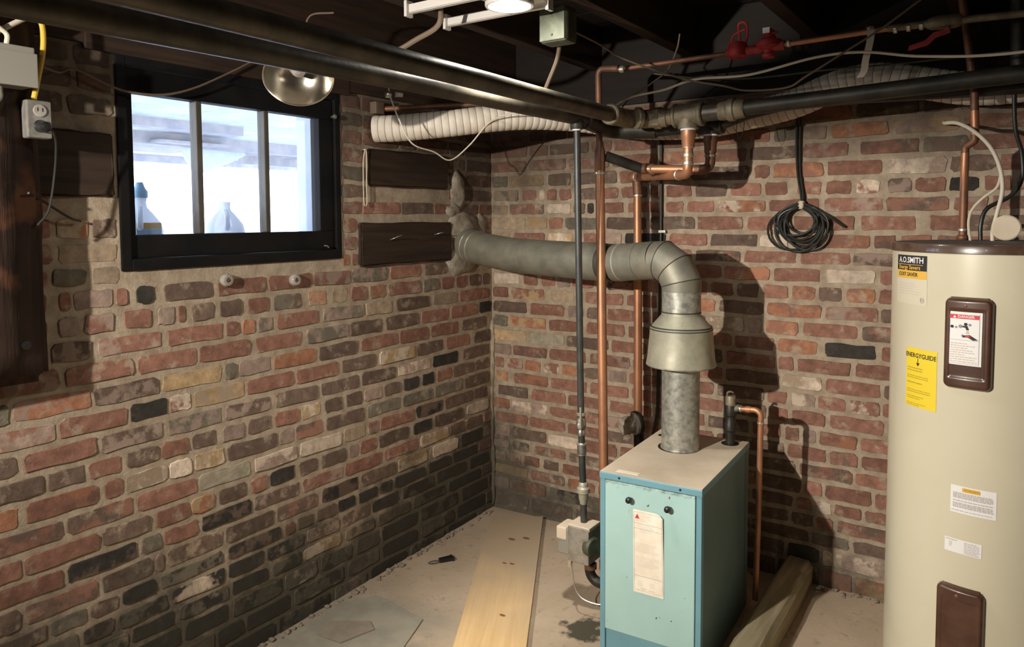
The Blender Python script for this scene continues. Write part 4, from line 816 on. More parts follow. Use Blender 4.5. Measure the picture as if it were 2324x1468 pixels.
# paper instruction sheet, curling off at its upper right
vs = []; fs = []; NX, NZ = 10, 16
for j in range(NZ+1):
    for i in range(NX+1):
        u = i/NX; v = j/NZ; curl = 0.010*max(0,u-0.55)**1.5*max(0,v-0.4)*4
        vs.append((-0.051+0.099*u+0.003*(1-v), -0.2833-0.0008-curl, 0.254+0.265*v-0.012*(u*0) - (0.010*max(0,u+v-1.88)*8 if u+v > 1.88 else 0)))
for j in range(NZ):
    for i in range(NX): a = j*(NX+1)+i; fs.append((a,a+1,a+NX+2,a+NX+1))
pap = xf(MB().add(vs, fs, True)).build('paper_notice', M['white_paper'], bo, sharp=False)
def pm(u, v, e=0.0006):
    curl = 0.010*max(0,u-0.55)**1.5*max(0,v-0.4)*4
    return (-0.051+0.099*u+0.003*(1-v), -0.2841-curl-e, 0.254+0.265*v)
def pquads(name, rects, m, parent):
    mb = MB()
    for u0,u1,v0,v1 in rects:
        n = 6
        for i in range(n):
            a, b = u0+(u1-u0)*i/n, u0+(u1-u0)*(i+1)/n
            mb.add([pm(a,v0),pm(b,v0),pm(b,v1),pm(a,v1)], [(0,1,2,3)])
    o = xf(mb).build(name, m, parent); o['kind'] = 'stuff'; return o
xf(MB().add([pm(0.06,0.895),pm(0.22,0.895),pm(0.14,0.955)], [(0,1,2)])).build('red_triangle', M['red_ink'], pap)
rd = random.Random(9); L = []
for v0, n, w0, w1 in ((0.945,3,0.27,0.62),(0.895,3,0.06,0.62),(0.83,4,0.14,0.75),(0.77,3,0.2,0.7),(0.60,8,0.06,0.9),(0.44,9,0.06,0.9)):
    for k in range(n):
        L.append((w0, w0+(w1-w0)*rd.uniform(0.75,1.0), v0-k*0.0145, v0-k*0.0145+0.0035))
for k in range(6): L.append((0.12,0.30,0.145-k*0.012,0.148-k*0.012)); L.append((0.55,0.72,0.145-k*0.012,0.148-k*0.012))
M['pale_ink'] = mat('faded_ink', lin(0.58,0.50,0.43), 0.8)
pquads('notice_lines', L, M['pale_ink'], pap)
pquads('notice_rules', [(0.03,0.97,0.972,0.975),(0.03,0.97,0.84,0.8435),(0.03,0.97,0.775,0.7785),(0.03,0.97,0.205,0.209),(0.03,0.97,0.03,0.033),(0.03,0.036,0.03,0.975),(0.964,0.97,0.03,0.975)], M['ink'], pap)
pquads('red_line', [(0.25,0.45,0.055,0.063),(0.5,0.72,0.05,0.058)], M['pale_ink'], pap)
# things on the boiler top
xf(MB().box(-0.12,-0.045,-0.262,-0.240,0.6195,0.6203)).build('sticker', M['white_paper'], top)
for lx, ly, r in ((-0.133,0.196,0.015),(0.112,0.224,0.031)):
    xf(MB().lathe([(r,0),(r,0.0008)], (lx,ly,0.6196), (0,0,1), 24)).build('opening', M['black'], top)
xf(MB().lathe([(0.074,0),(0.074,0.0006)], (-0.030+0.0,0.086,0.6196), (0,0,1), 30)).build('flue_opening', M['black'], top)
for lx in (-0.10, 0.10): xf(MB().lathe([(0.004,0),(0.003,0.002)], (lx,-0.2815,0.607), (0,-1,0), 10)).build('screw', M['iron_dark'], top)
# relief valve on the boiler
t = thing('boiler_relief_valve', 'dark brass relief valve standing on the back corner of the boiler', 'valve', (1.29,-0.328,0.62))
MB().lathe([(0.017,0),(0.017,0.045),(0.021,0.05),(0.021,0.075),(0.018,0.08),(0.0175,0.10),(0.021,0.104),(0.0215,0.135),(0.019,0.14),(0.0165,0.165),(0.013,0.175)], (1.289,-0.330,0.6198), (0,0,1), 20).build('valve_body', M['iron_dark'], t)
MB().lathe([(0.0185,0),(0.019,0.002),(0.0185,0.036),(0.0165,0.042)], (1.289,-0.330,0.753), (0,0,1), 18).build('bonnet', M['iron_fit'], t)
MB().tube(spline([(1.279,-0.338,0.793),(1.281,-0.34,0.806),(1.291,-0.335,0.810),(1.298,-0.330,0.806)],4), 0.004, 8).build('test_lever', M['iron_fit'], t)
MB().tube([(1.289,-0.33,0.742),(1.325,-0.332,0.757)], 0.012, 14).build('side_outlet', M['iron_fit'], t)
t = thing('copper_discharge_pipe', 'copper discharge pipe bending down beside the boiler right side', 'pipe', (1.39,-0.33,0.07))
MB().tube(fillet([(1.318,-0.332,0.752),(1.398,-0.335,0.757),(1.393,-0.333,0.35),(1.386,-0.330,0.07)], 0.022, 7), 0.0100, 16).build('pipe', M['copper'], t)
ring((1.326,-0.332,0.7525), (1,0,0.05), 0.0125, 0.008, M['solder'], 'solder_band', t)
MB().tube([(1.345,-0.333,0.7535),(1.362,-0.334,0.7545)], 0.0118, 14).build('elbow_collar', M['copper'], t)
ring((1.3975,-0.335,0.712), (0,0,1), 0.0122, 0.008, M['solder'], 'solder_band', t)

# ================================================================== WATER HEATER
TC = (2.081,-0.437); TR = 0.268; zt = fz(*TC)
wh = thing('water_heater', 'tall cream electric water heater with a brown lid', 'water heater', (TC[0],TC[1],zt))
MB().lathe([(0.250,zt+0.001),(0.250,zt+0.03),(TR,zt+0.034),(TR,1.334)], (TC[0],TC[1],0), (0,0,1), 96).build('tank', M['tank'], wh)
lid = MB().lathe([(0.2705,1.3325),(0.2735,1.3335),(0.2735,1.352),(0.2715,1.3565),(0.262,1.3575)], (TC[0],TC[1],0), (0,0,1), 96, capped=False).build('lid', M['tank_lid'], wh)
MB().lathe([(0.263,1.340),(0.263,1.3572),(0.10,1.3590)], (TC[0],TC[1],0), (0,0,1), 96).build('lid_top', M['tank_dust'], lid)
def tp(a, z, e=0.0): a = math.radians(a); return (TC[0]+(TR+e)*math.cos(a), TC[1]+(TR+e)*math.sin(a), z)
def patch(name, a0, a1, z0, z1, e, m, parent, n=10):
    vs = []; 
    for i in range(n+1):
        a = a0+(a1-a0)*i/n; vs += [tp(a,z0,e), tp(a,z1,e)]
    return MB().add(vs, [(2*i,2*i+2,2*i+3,2*i+1) for i in range(n)], True).build(name, m, parent)
def letters(name, txt, size, ac, zc, e, m, parent, sx=1.0, bold=True):
    vs, fs = text_mesh(txt, size, bold)
    return MB().add([tp(ac+math.degrees(v.x*sx/TR), zc+v.y, e) for v in vs], fs).build(name, m, parent, sharp=False)
def lines(name, a0, a1, ztop, zbot, n, e, m, parent, seed=1, gap=0.45, dash=True, lo=0.6):
    rd = random.Random(seed); mb = MB(); st = (ztop-zbot)/n
    for k in range(n):
        zz = ztop-(k+1)*st; a = a0; end = a0+(a1-a0)*rd.uniform(lo,1.0)
        while a < end:
            da = min(rd.uniform(0.6,2.2) if dash else end-a, end-a); 
            nn = max(1,int(da/2)+1)
            for q in range(nn):
                p, r = a+da*q/nn, a+da*(q+1)/nn
                mb.add([tp(p,zz,e),tp(r,zz,e),tp(r,zz+st*gap,e),tp(p,zz+st*gap,e)], [(0,1,2,3)])
            a += da+(0.35 if dash else 0.1)
    o = mb.build(name, m, parent, sharp=False); o['kind'] = 'stuff'; return o
# maker's label, upper left
lab = patch('maker_label', -153.5, -126.3, 1.2815, 1.3235, 0.0008, M['ink_blk'], wh); lab['label'] = 'black maker label with white block letters'
letters('white_letters', 'A.O.SMITH', 0.0225, -139.6, 1.3095, 0.0014, M['white_label'], lab, 0.98)
patch('gold_rule', -152, -129, 1.2968, 1.2982, 0.0014, M['gold_lab'], lab)
letters('gold_letters', 'Energy Savers', 0.0155, -140.8, 1.2895, 0.0014, M['gold_lab'], lab, 1.08)
band = patch('gold_band', -153.5, -126.3, 1.259, 1.2813, 0.0008, M['gold_lab'], wh)
letters('band_letters', 'COST SAVER', 0.0145, -141.8, 1.270, 0.0014, M['ink_blk'], band, 1.03)
M['film'] = mat('pale_film', lin(0.64,0.585,0.45), 0.35)
film = patch('rating_label', -153.5, -125.8, 1.188, 1.2588, 0.0006, M['film'], wh)
lines('rating_print', -150, -128, 1.250, 1.215, 5, 0.0012, M['pale_ink'], film, 3, 0.3)
MB().tube([tp(-129+1.25*math.cos(k*PI/8), 1.202+0.0072*math.sin(k*PI/8), 0.0012) for k in range(16)], 0.0006, 5, closed=True).build('listing_ring', M['ink'], film)
letters('listing_mark', 'UL', 0.007, -129, 1.202, 0.0012, M['ink'], film)
# yellow guide label
yg = patch('energy_label', -140.2, -118.2, 0.905, 1.0675, 0.0008, M['yellow_lab'], wh); yg['label'] = 'yellow energy label'
letters('guide_letters', 'ENERGYGUIDE', 0.0175, -129.6, 1.0475, 0.0014, M['ink_blk'], yg, 0.88)
MB().add([tp(-130.9,1.040,0.0014),tp(-130.5,1.040,0.0014),tp(-130.5,1.028,0.0014),tp(-129.4,1.028,0.0014),tp(-130.7,1.019,0.0014),tp(-132.0,1.028,0.0014),tp(-130.9,1.028,0.0014)], [(0,1,2,6),(6,2,3,4),(5,6,4)]).build('guide_arrow', M['ink_blk'], yg, sharp=False)
M['olive_ink'] = mat('olive_ink', lin(0.42,0.30,0.03), 0.7)
for z1_, z0_, n_, sd in ((1.018,1.004,2,4),(0.995,0.984,2,5),(0.978,0.970,1,8),(0.956,0.945,2,6),(0.938,0.927,2,7),(0.918,0.908,2,9)):
    lines('guide_print', -139, -120, z1_, z0_, n_, 0.0013, M['olive_ink'], yg, sd, 0.4, lo=0.5)
# brown access covers
def cover(a0, a1, z0, z1, name):
    w = math.radians(a1-a0)*TR; hh = z1-z0; nx, nz = 44, 72; R0 = 0.018; vs = []; fs = []; keep = []
    for j in range(nz+1):
        for i in range(nx+1):
            x = -w/2+w*i/nx; z = -hh/2+hh*j/nz
            dx, dz = abs(x)-(w/2-R0), abs(z)-(hh/2-R0)
            d = R0-math.hypot(max(dx,0),max(dz,0)) if (dx > 0 and dz > 0) else min(w/2-abs(x), hh/2-abs(z))
            tt = max(0,min(1,d/0.010)); e = 0.0005+0.0185*math.sin(tt*PI/2)**0.8
            fx, fz_ = w/2-0.016-abs(x), hh/2-0.030-abs(z)
            inner = max(0,min(1,min(fx,fz_)/0.004)); e -= 0.0030*inner if min(fx,fz_) > 0 else 0
            a = (a0+a1)/2+math.degrees(x/TR); vs.append(tp(a,(z0+z1)/2+z,e)); keep.append(d > -0.0008)
    for j in range(nz):
        for i in range(nx):
            q = (j*(nx+1)+i, j*(nx+1)+i+1, (j+1)*(nx+1)+i+1, (j+1)*(nx+1)+i)
            if all(keep[k] for k in q): fs.append(q)
    return MB().add(vs, fs, True).build(name, M['brown_pl'], wh, sharp=False)
c1 = cover(-114.0,-90.0,0.980,1.2215,'access_cover'); c2 = cover(-114.2,-90.0,0.215,0.4540,'access_cover')
for cc, zz in ((c1,1.2005),(c2,0.433)):
    p = tp(-103.0,zz,0.0185); MB().lathe([(0.0045,0),(0.0045,0.0015),(0.002,0.0022)], p, (math.cos(math.radians(-103)),math.sin(math.radians(-103)),0), 14).build('cover_screw', M['copper_old'], cc)
dl = patch('danger_label', -111.4,-95.2,1.046,1.1845,0.0172, M['white_label'], wh); dl['label'] = 'white danger label with a red bar'
E0 = 0.0178
patch('red_bar', -110.3,-96.6,1.1665,1.1775,E0,M['red_ink'],dl)
letters('danger_letters','DANGER',0.0095,-102.5,1.172,E0+0.0005,M['white_label'],dl,0.95)
MB().add([tp(-108.6,1.1685,E0+0.0005),tp(-107.0,1.1685,E0+0.0005),tp(-107.8,1.1755,E0+0.0005)],[(0,1,2)]).build('alert_triangle',M['white_label'],dl,sharp=False)
fr = MB()
for q in ((-110.4,-110.2,1.050,1.1795),(-96.5,-96.3,1.050,1.1795)): fr.add([tp(q[0],q[2],E0),tp(q[1],q[2],E0),tp(q[1],q[3],E0),tp(q[0],q[3],E0)],[(0,1,2,3)])
for z in (1.050,1.111):
    for i in range(6): fr.add([tp(-110.4+14.1*i/6,z,E0),tp(-110.4+14.1*(i+1)/6,z,E0),tp(-110.4+14.1*(i+1)/6,z+0.0008,E0),tp(-110.4+14.1*i/6,z+0.0008,E0)],[(0,1,2,3)])
fr.build('label_frame',M['ink'],dl,sharp=False)
def dot(name, a, z, r, m): return MB().add([tp(a+math.degrees(r*math.cos(k*PI/8)/TR), z+r*math.sin(k*PI/8), E0) for k in range(16)], [tuple(range(16))]).build(name, m, dl, sharp=False)
dot('picture_dot',-109.0,1.145,0.004,M['ink_blk']); dot('picture_dot',-107.0,1.144,0.003,M['ink']); dot('picture_dot',-105.0,1.147,0.0045,M['ink']); dot('picture_dot',-102.6,1.153,0.004,M['ink_blk']); dot('picture_dot',-100.7,1.152,0.0035,M['ink'])
MB().add([tp(a,z,E0) for a, z in ((-104.5,1.149),(-101.8,1.149),(-101.0,1.139),(-102.2,1.138),(-102.8,1.144),(-104.4,1.145))],[tuple(range(6))]).build('picture_tap',M['ink_blk'],dl,sharp=False)
MB().add([tp(a,z,E0) for a, z in ((-102.0,1.138),(-101.4,1.138),(-100.8,1.128),(-102.6,1.128))],[(0,1,2,3)]).build('picture_water',M['pale_ink'],dl,sharp=False)
MB().add([tp(a,z,E0) for a, z in ((-104.4,1.128),(-103.4,1.124),(-100.6,1.126),(-96.8,1.1135),(-99.2,1.1125),(-101.5,1.119),(-104.4,1.1185),(-103.8,1.121),(-104.8,1.1225),(-103.9,1.124))],[tuple(range(10))]).build('picture_hand',M['ink_blk'],dl,sharp=False)
MB().add([tp(a,z,E0+0.0003) for a, z in ((-103.0,1.1225),(-101.0,1.1245),(-100.0,1.1205),(-102.4,1.1195))],[(0,1,2,3)]).build('picture_burn',M['red_ink'],dl,sharp=False)
lines('danger_print',-109.6,-97.2,1.107,1.054,9,E0,M['pale_ink'],dl,21,0.42,lo=0.55)
wl_ = patch('warning_label', -108.6,-86.4,0.650,0.7228,0.0008,M['white_label'],wh)
patch('warning_bar', -102.8,-94.2,0.7085,0.7195,0.0014,M['gold_lab'],wl_)
letters('warning_letters','WARNING',0.0085,-98.0,0.714,0.0019,M['olive_ink'],wl_,0.9)
M['lilac'] = mat('lilac_grey_ink', lin(0.46,0.42,0.42), 0.7)
lines('warning_print', -107.3,-87.4,0.706,0.690,4,0.0014,M['lilac'],wl_,31,0.8,lo=0.95)
lines('warning_print', -107.3,-87.4,0.686,0.682,1,0.0014,M['lilac'],wl_,33,0.7,lo=0.95)
lines('warning_print', -107.3,-87.4,0.679,0.665,4,0.0014,M['lilac'],wl_,32,0.8,lo=0.95)
lines('warning_print', -108.0,-87.6,0.660,0.656,1,0.0014,M['lilac'],wl_,34,0.5,lo=0.95)
sl = patch('wiring_label', -111.0,-92.6,0.5415,0.5788,0.0008,M['white_label'],wh)
lines('wiring_print', -110.4,-104.5,0.577,0.573,1,0.0014,M['lilac'],sl,41,0.7,lo=0.95)
lines('wiring_print', -108.6,-107.0,0.571,0.556,5,0.0014,M['lilac'],sl,42,0.5,lo=0.9)
lines('wiring_print', -101.0,-93.4,0.5765,0.5445,8,0.0014,M['lilac'],sl,43,0.5,lo=0.8)
# pipes and cables on the heater
t = thing('heater_copper_pipe', 'copper pipe coming down from the joists into the heater lid', 'pipe', (1.983,-0.30,1.358))
MB().tube(fillet([(1.966,-0.33,2.074),(2.004,-0.33,1.80),(2.009,-0.32,1.655),(1.984,-0.305,1.640),(1.984,-0.30,1.36)],0.014,6), 0.0112, 16).build('pipe', M['copper_old'], t)
MB().tube([(2.006,-0.3290,1.745),(2.0085,-0.3215,1.675)], 0.0115, 16).build('bright_section', M['copper'], t)
MB().tube([(1.984,-0.3045,1.622),(1.984,-0.30,1.40)], 0.0115, 16).build('lower_section', M['copper'], t)
ring((1.984,-0.30,1.39), (0,0,1), 0.0135, 0.010, M['solder'], 'solder_band', t)
MB().lathe([(0.0165,0),(0.0165,0.012),(0.013,0.016)], (1.984,-0.30,1.3585), (0,0,1), 8).build('hex_nut', M['copper_old'], t)
t = tagit(MB().tube(spline([(1.909,-0.004,1.746),(1.920,-0.20,1.730),(1.932,-0.33,1.713),(1.965,-0.35,1.708),(2.006,-0.35,1.682),(2.048,-0.35,1.634),(2.074,-0.35,1.572),(2.082,-0.35,1.505),(2.071,-0.35,1.44),(2.062,-0.35,1.39),(2.062,-0.35,1.358)],6), 0.0058, 12).build('white_flexible_cable', M['cable_white']), 'stiff white cable arching over the heater lid', 'cable')
tagit(MB().tube(spline([(2.078,-0.338,1.56),(2.068,-0.335,1.515),(2.035,-0.335,1.485),(2.008,-0.335,1.45),(2.000,-0.335,1.41),(2.006,-0.335,1.358)],6), 0.0042, 10).build('grey_flexible_cable', M['string']), 'thin grey cable curving down beside the heater copper pipe', 'cable')
tagit(MB().tube(spline([(2.10,-0.29,2.0),(2.105,-0.27,1.72),(2.125,-0.25,1.62),(2.128,-0.25,1.54),(2.10,-0.26,1.49),(2.045,-0.28,1.455),(2.030,-0.29,1.41),(2.030,-0.29,1.359)],6), 0.006, 10).build('black_flexible_cable', M['cable_black']), 'black cable hanging behind the white cable above the heater', 'cable')
t = thing('round_cover', 'round dusty tan cover standing on the heater lid', 'cover', (2.095,-0.35,1.359))
MB().lathe([(0.034,0),(0.0365,0.002),(0.0365,0.020),(0.033,0.023)], (2.094,-0.362,1.3965), (0.05,-0.99,0.05), 28).build('disc', M['dust'], t)
MB().tube([(2.126,-0.355,1.402),(2.145,-0.352,1.402)], 0.006, 10).build('side_spigot', M['solder'], t)
for i, (x, r) in enumerate(((2.104,0.02),)):
    tagit(MB().tube([(x,-0.36,2.074),(x+0.006,-0.36,1.88),(x+0.008,-0.36,1.84)], r, 14).build('dark_drop_pipe', M['iron_dark']), 'thick dark pipe hanging from the joists at the right edge', 'pipe')

# ================================================================== OTHER THINGS
# white ribbed vent hose
t = thing('vent_hose', 'white ribbed vent hose snaking along the wall tops behind the pipes', 'hose', (0.9,-0.2,1.8))
hp = spline([(0.008,-0.800,1.787),(0.10,-0.745,1.790),(0.25,-0.640,1.806),(0.45,-0.47,1.835),(0.62,-0.29,1.835),(0.84,-0.165,1.800),(1.10,-0.15,1.787),(1.284,-0.15,1.808),(1.441,-0.15,1.835),(1.588,-0.15,1.885),(1.706,-0.15,1.898),(1.832,-0.15,1.872),(1.982,-0.15,1.836),(2.125,-0.15,1.832),(2.4,-0.15,1.86),(2.8,-0.15,1.86)], 16)
L = [0.0]
for a, b in zip(hp, hp[1:]): L.append(L[-1]+(b-a).length)
def hat(sv):
    for i in range(len(L)-1):
        if L[i+1] >= sv: return hp[i].lerp(hp[i+1], (sv-L[i])/max(1e-9, L[i+1]-L[i]))
    return hp[-1]
pitch = 0.027; n = int(L[-1]/pitch); path = []; rad = []
for k in range(n):
    for q, r in ((0.0,0.0500),(0.10,0.0516),(0.5,0.0522),(0.90,0.0516)): path.append(hat((k+q)*pitch)); rad.append(r)
MB().tube(path, rad, 26, caps=False).build('hose', M['white_hose'], t, sharp=False)
for k in range(1, n):
    if k % 1 == 0 and k*pitch < 2.9:
        p = hat(k*pitch); d = hat(k*pitch+0.005)-hat(k*pitch-0.005)
        MB().tube([p-d.normalized()*0.0009, p+d.normalized()*0.0009], 0.0517, 24).build('rib_wire', M['hose_rib'], t)
# spun aluminium clamp lamp
LC = Vector((0.352,-1.458,1.850)); LA = Vector((0.54,-0.455,-0.708)).normalized()
t = thing('clamp_lamp', 'unlit aluminium bowl reflector hanging above the window', 'lamp', LC)
prof = [(0.099,0.0),(0.1015,-0.001),(0.1005,-0.004),(0.096,-0.016),(0.086,-0.042),(0.064,-0.066),(0.040,-0.080),(0.024,-0.085)]
inn = [(r-0.0012, h_) for r, h_ in prof[::-1]]
MB().lathe(prof+inn, LC, LA, 44, capped=False).build('reflector', M['alu'], t)
MB().tube([LC+LA*0.0+Vector(q)*0.1008 for q in [(lambda u,v,a: (u*math.cos(a)+v*math.sin(a)))(LA.cross(Vector((0,0,1))).normalized(), LA.cross(LA.cross(Vector((0,0,1))).normalized()), k*2*PI/44) for k in range(44)]], 0.002, 6, closed=True).build('rolled_rim', M['alu'], t)
MB().lathe([(0.021,-0.083),(0.023,-0.085),(0.023,-0.125),(0.016,-0.135)], LC, LA, 20).build('socket', M['black'], t)
MB().lathe([(0.013,-0.085),(0.018,-0.07),(0.026,-0.055),(0.027,-0.046),(0.020,-0.030),(0.006,-0.024)], LC, LA, 22).build('bulb', M['porcelain'], t)
e = LC-LA*0.133
MB().tube(spline([e, e+Vector((-0.01,0.03,0.05)), e+Vector((0.0,0.05,0.12)), Vector((0.335,-1.30,2.076))],6), 0.003, 8).build('cord', M['cable_brown'], t)
# recessed lamp between the joists
t = thing('recessed_lamp', 'lit recessed ceiling lamp with white hanger bars between the joists', 'lamp', (0.926,-1.172,2.03))
MB().lathe([(0.0605,0.004),(0.0605,0.0),(0.068,0.0),(0.070,0.003),(0.070,0.012),(0.066,0.014),(0.066,0.20),(0.03,0.21)], (0.913,-1.172,2.03), (0,0,1), 32).build('housing', M['lampwhite'], t)
MB().lathe([(0.0002,0.0),(0.03,0.0),(0.0600,0.006)], (0.913,-1.172,2.026), (0,0,1), 32).build('lens', emit('lamp_lens', (1.0,0.955,0.87,1), LAMP_EMIT), t)
sp = bpy.data.lights.new('lamp_beam', 'SPOT'); sp.energy = LAMP_BEAM; sp.spot_size = math.radians(96); sp.spot_blend = 1.0; sp.shadow_soft_size = 0.05; sp.color = (1.0,0.955,0.87)
spo = bpy.data.objects.new('lamp_beam', sp); spo.matrix_basis = Matrix.Translation((0.913,-1.172,2.018)); link(spo, t)
for y in (-1.262,-1.082):
    b = MB().box(0.607, 0.993, y-0.003, y+0.003, 2.040, 2.064).box(0.607, 0.993, y-0.003, y+0.012, 2.038, 2.041)
    for x in (0.607, 0.985): b.box(x, x+0.010, y-0.014, y+0.014, 2.028, 2.074)
    b.build('hanger_bar', M['lampwhite'], t)
MB().box(0.84, 0.985, -1.27, -1.075, 2.052, 2.057).build('mounting_plate', M['lampwhite'], t)
# the bare bulb that lights the room from the left, outside the picture
t = thing('flood_lamp', 'lit clamp-on flood lamp behind the viewer, aimed at the boiler', 'lamp', BULB_POS)
FA = (Vector((1.62,0.0,0.95))-Vector(BULB_POS)).normalized(); FP = Vector(BULB_POS)
MB().lathe([(0.055,-0.006),(0.057,-0.008),(0.050,-0.05),(0.024,-0.085),(0.02,-0.12),(0.012,-0.125)], FP, FA, 28).build('lamp_shell', M['alu'], t)
MB().lathe([(0.0004,-0.004),(0.054,-0.0055)], FP, FA, 28).build('lamp_face', emit('flood_face', (1.0,0.935,0.83,1), 30.0), t)
MB().tube(spline([FP-FA*0.12, FP-FA*0.16+Vector((0,0,0.03)), FP-FA*0.17+Vector((0,0,0.2)), Vector((FP.x-0.05,FP.y-0.17,2.28))],6), 0.004, 8).build('cord', M['cable_black'], t)
sp = bpy.data.lights.new('flood_beam', 'SPOT'); sp.energy = FLOOD_WATTS; sp.spot_size = math.radians(140); sp.spot_blend = 1.0; sp.shadow_soft_size = 0.022; sp.color = (1.0,0.935,0.83)
spo = bpy.data.objects.new('flood_beam', sp); spo.matrix_basis = Matrix.Translation(FP) @ FA.to_track_quat('-Z','Y').to_matrix().to_4x4(); link(spo, t)
def bulb(t, pos, st):
    x, y, z = pos
    vs = []
    b = bmesh.new(); bmesh.ops.create_uvsphere(b, u_segments=20, v_segments=12, radius=0.025)
    for v in b.verts: v.co += Vector(pos)
    b.verts.index_update(); mb = MB().add([v.co[:] for v in b.verts], [[v.index for v in f.verts] for f in b.faces], True); b.free()
    mb.build('glass_bulb', emit('bulb_light', (1.0,0.935,0.83,1), st), t, sharp=False)
    MB().lathe([(0.012,0.026),(0.018,0.03),(0.02,0.07),(0.012,0.075)], pos, (0,0,1), 16).build('socket', M['porcelain'], t)
    MB().tube([(x,y,z+0.07),(x,y,2.28)], 0.003, 6).build('cord', M['cable_black'], t)
t = thing('bare_bulb', 'lit bare bulb hanging behind the viewer', 'lamp', BULB2_POS)
bulb(t, BULB2_POS, BULB2_EMIT)
# square steel box under the joist
t = thing('ceiling_junction_box', 'tarnished square steel junction box hanging beside the lit lamp', 'junction box', (0.94,-0.94,1.96))
MB().box(0.895, 0.990, -0.985, -0.915, 1.963, 2.070, 0.012).build('box', M['boxgreen'], t)
MB().box(0.898, 0.986, -0.990, -0.984, 1.968, 2.066, 0.003).build('cover_plate', M['boxgreen'], t)
for z in (1.985, 2.048): MB().lathe([(0.004,0),(0.003,0.003)], (0.942,-0.990,z), (0,-1,0), 10).build('screw', M['iron_dark'], t)
def cable(name, pts, r, m, label, cat='cable', n=8, seg=8):
    return tagit(MB().tube(spline(pts, n), r, seg).build(name, M[m]), label, cat)
cable('brown_cable', [(0.985,-0.93,2.0),(1.0,-0.78,1.985),(1.01,-0.62,1.965),(1.186,-0.55,1.893),(1.32,-0.55,1.856),(1.39,-0.52,1.838),(1.507,-0.50,1.838),(1.578,-0.55,1.858),(1.70,-0.55,1.925),(1.781,-0.55,1.97),(1.90,-0.55,2.05)], 0.0032, 'cable_brown', 'thin brown cable sagging from the ceiling box past the feed pipe')
cable('white_cable', [(0.945,-0.57,1.818),(0.955,-0.54,1.838),(0.99,-0.50,1.862),(1.10,-0.50,1.873),(1.213,-0.50,1.896),(1.39,-0.50,1.891),(1.591,-0.50,1.921),(1.728,-0.50,1.920),(1.89,-0.50,1.887),(2.122,-0.50,1.870),(2.5,-0.50,1.90)], 0.0042, 'cable_white', 'white cable running in waves below the red valves')
cable('dark_cable', [(0.95,-0.52,1.824),(0.97,-0.49,1.862),(1.03,-0.46,1.905),(1.09,-0.45,1.95),(1.12,-0.44,2.02),(1.13,-0.44,2.07)], 0.0028, 'cable_brown', 'thin dark cable rising left of the copper feed pipe')
cable('olive_cable', [(1.0,-0.36,1.96),(1.15,-0.36,1.93),(1.35,-0.36,1.905),(1.6,-0.36,1.905),(1.8,-0.36,1.90),(2.1,-0.36,1.90),(2.5,-0.36,1.89)], 0.003, 'boxgreen', 'faint olive cable behind the white cable under the joists')
t = thing('pipe_hanger_strap', 'pale hanging strap looped over the copper feed pipe', 'strap', (1.735,-0.47,1.86))
st = MB(); pr = spline([(1.735,-0.452,2.003),(1.742,-0.468,1.985),(1.740,-0.474,1.95),(1.730,-0.476,1.90),(1.727,-0.478,1.87),(1.716,-0.478,1.85)],5); vs = []
for p in pr: vs += [(p.x-0.010,p.y,p.z),(p.x+0.010,p.y,p.z),(p.x+0.010,p.y+0.002,p.z),(p.x-0.010,p.y+0.002,p.z)]
m_ = len(pr); st.add(vs, [q for i in range(m_-1) for q in ((4*i,4*i+1,4*i+5,4*i+4),(4*i+1,4*i+2,4*i+6,4*i+5),(4*i+2,4*i+3,4*i+7,4*i+6),(4*i+3,4*i,4*i+4,4*i+7))]+[(3,2,1,0),(4*m_-4,4*m_-3,4*m_-2,4*m_-1)])
st.build('strap', M['cable_white'], t); MB().lathe([(0.005,0),(0.004,0.004)], (1.737,-0.468,1.996), (0,-1,0.3), 10).build('strap_bolt', M['solder'], t)
# armoured cables by the lamp
cable('armoured_cable', [(0.70,-1.22,2.074),(0.675,-1.20,2.01),(0.62,-1.24,1.965),(0.55,-1.27,1.93),(0.46,-1.29,1.925),(0.34,-1.31,1.96),(0.20,-1.32,2.03),(0.15,-1.32,2.074)], 0.008, 'cable_brown', 'brown armoured cable curving down left of the lit lamp')
cable('armoured_cable', [(0.92,-0.905,1.975),(0.90,-0.89,1.93),(0.86,-0.875,1.87),(0.82,-0.86,1.814)], 0.007, 'cable_brown', 'short brown armoured cable dropping below the ceiling box')
# white drooping wire in front of the corner
cable('white_wire', [(0.14, -0.87, 2.074), (0.15, -0.872, 1.98), (0.16, -0.868, 1.897), (0.24, -0.908, 1.797), (0.26, -0.86, 1.711), (0.27, -0.747, 1.687), (0.28, -0.661, 1.661), (0.32, -0.591, 1.721), (0.42, -0.58, 1.809), (0.56, -0.60, 1.828), (0.795, -0.64, 1.806)], 0.0028, 'cable_white', 'thin white wire drooping in front of the vent hose')
t = thing('wire_splice', 'small steel cable clamp under the thick pipe where the white wire starts', 'clamp', (0.10,-0.83,1.90))
MB().lathe([(0.010,0),(0.012,0.004),(0.012,0.02),(0.009,0.024)], (0.155,-0.888,1.897), (0.3,0.9,0), 14).build('clamp_body', M['steel'], t)
MB().lathe([(0.008,0),(0.010,0.004),(0.009,0.03)], (0.170,-0.853,1.900), (0.5,0.8,0), 12).build('clamp_tail', M['porcelain'], t)
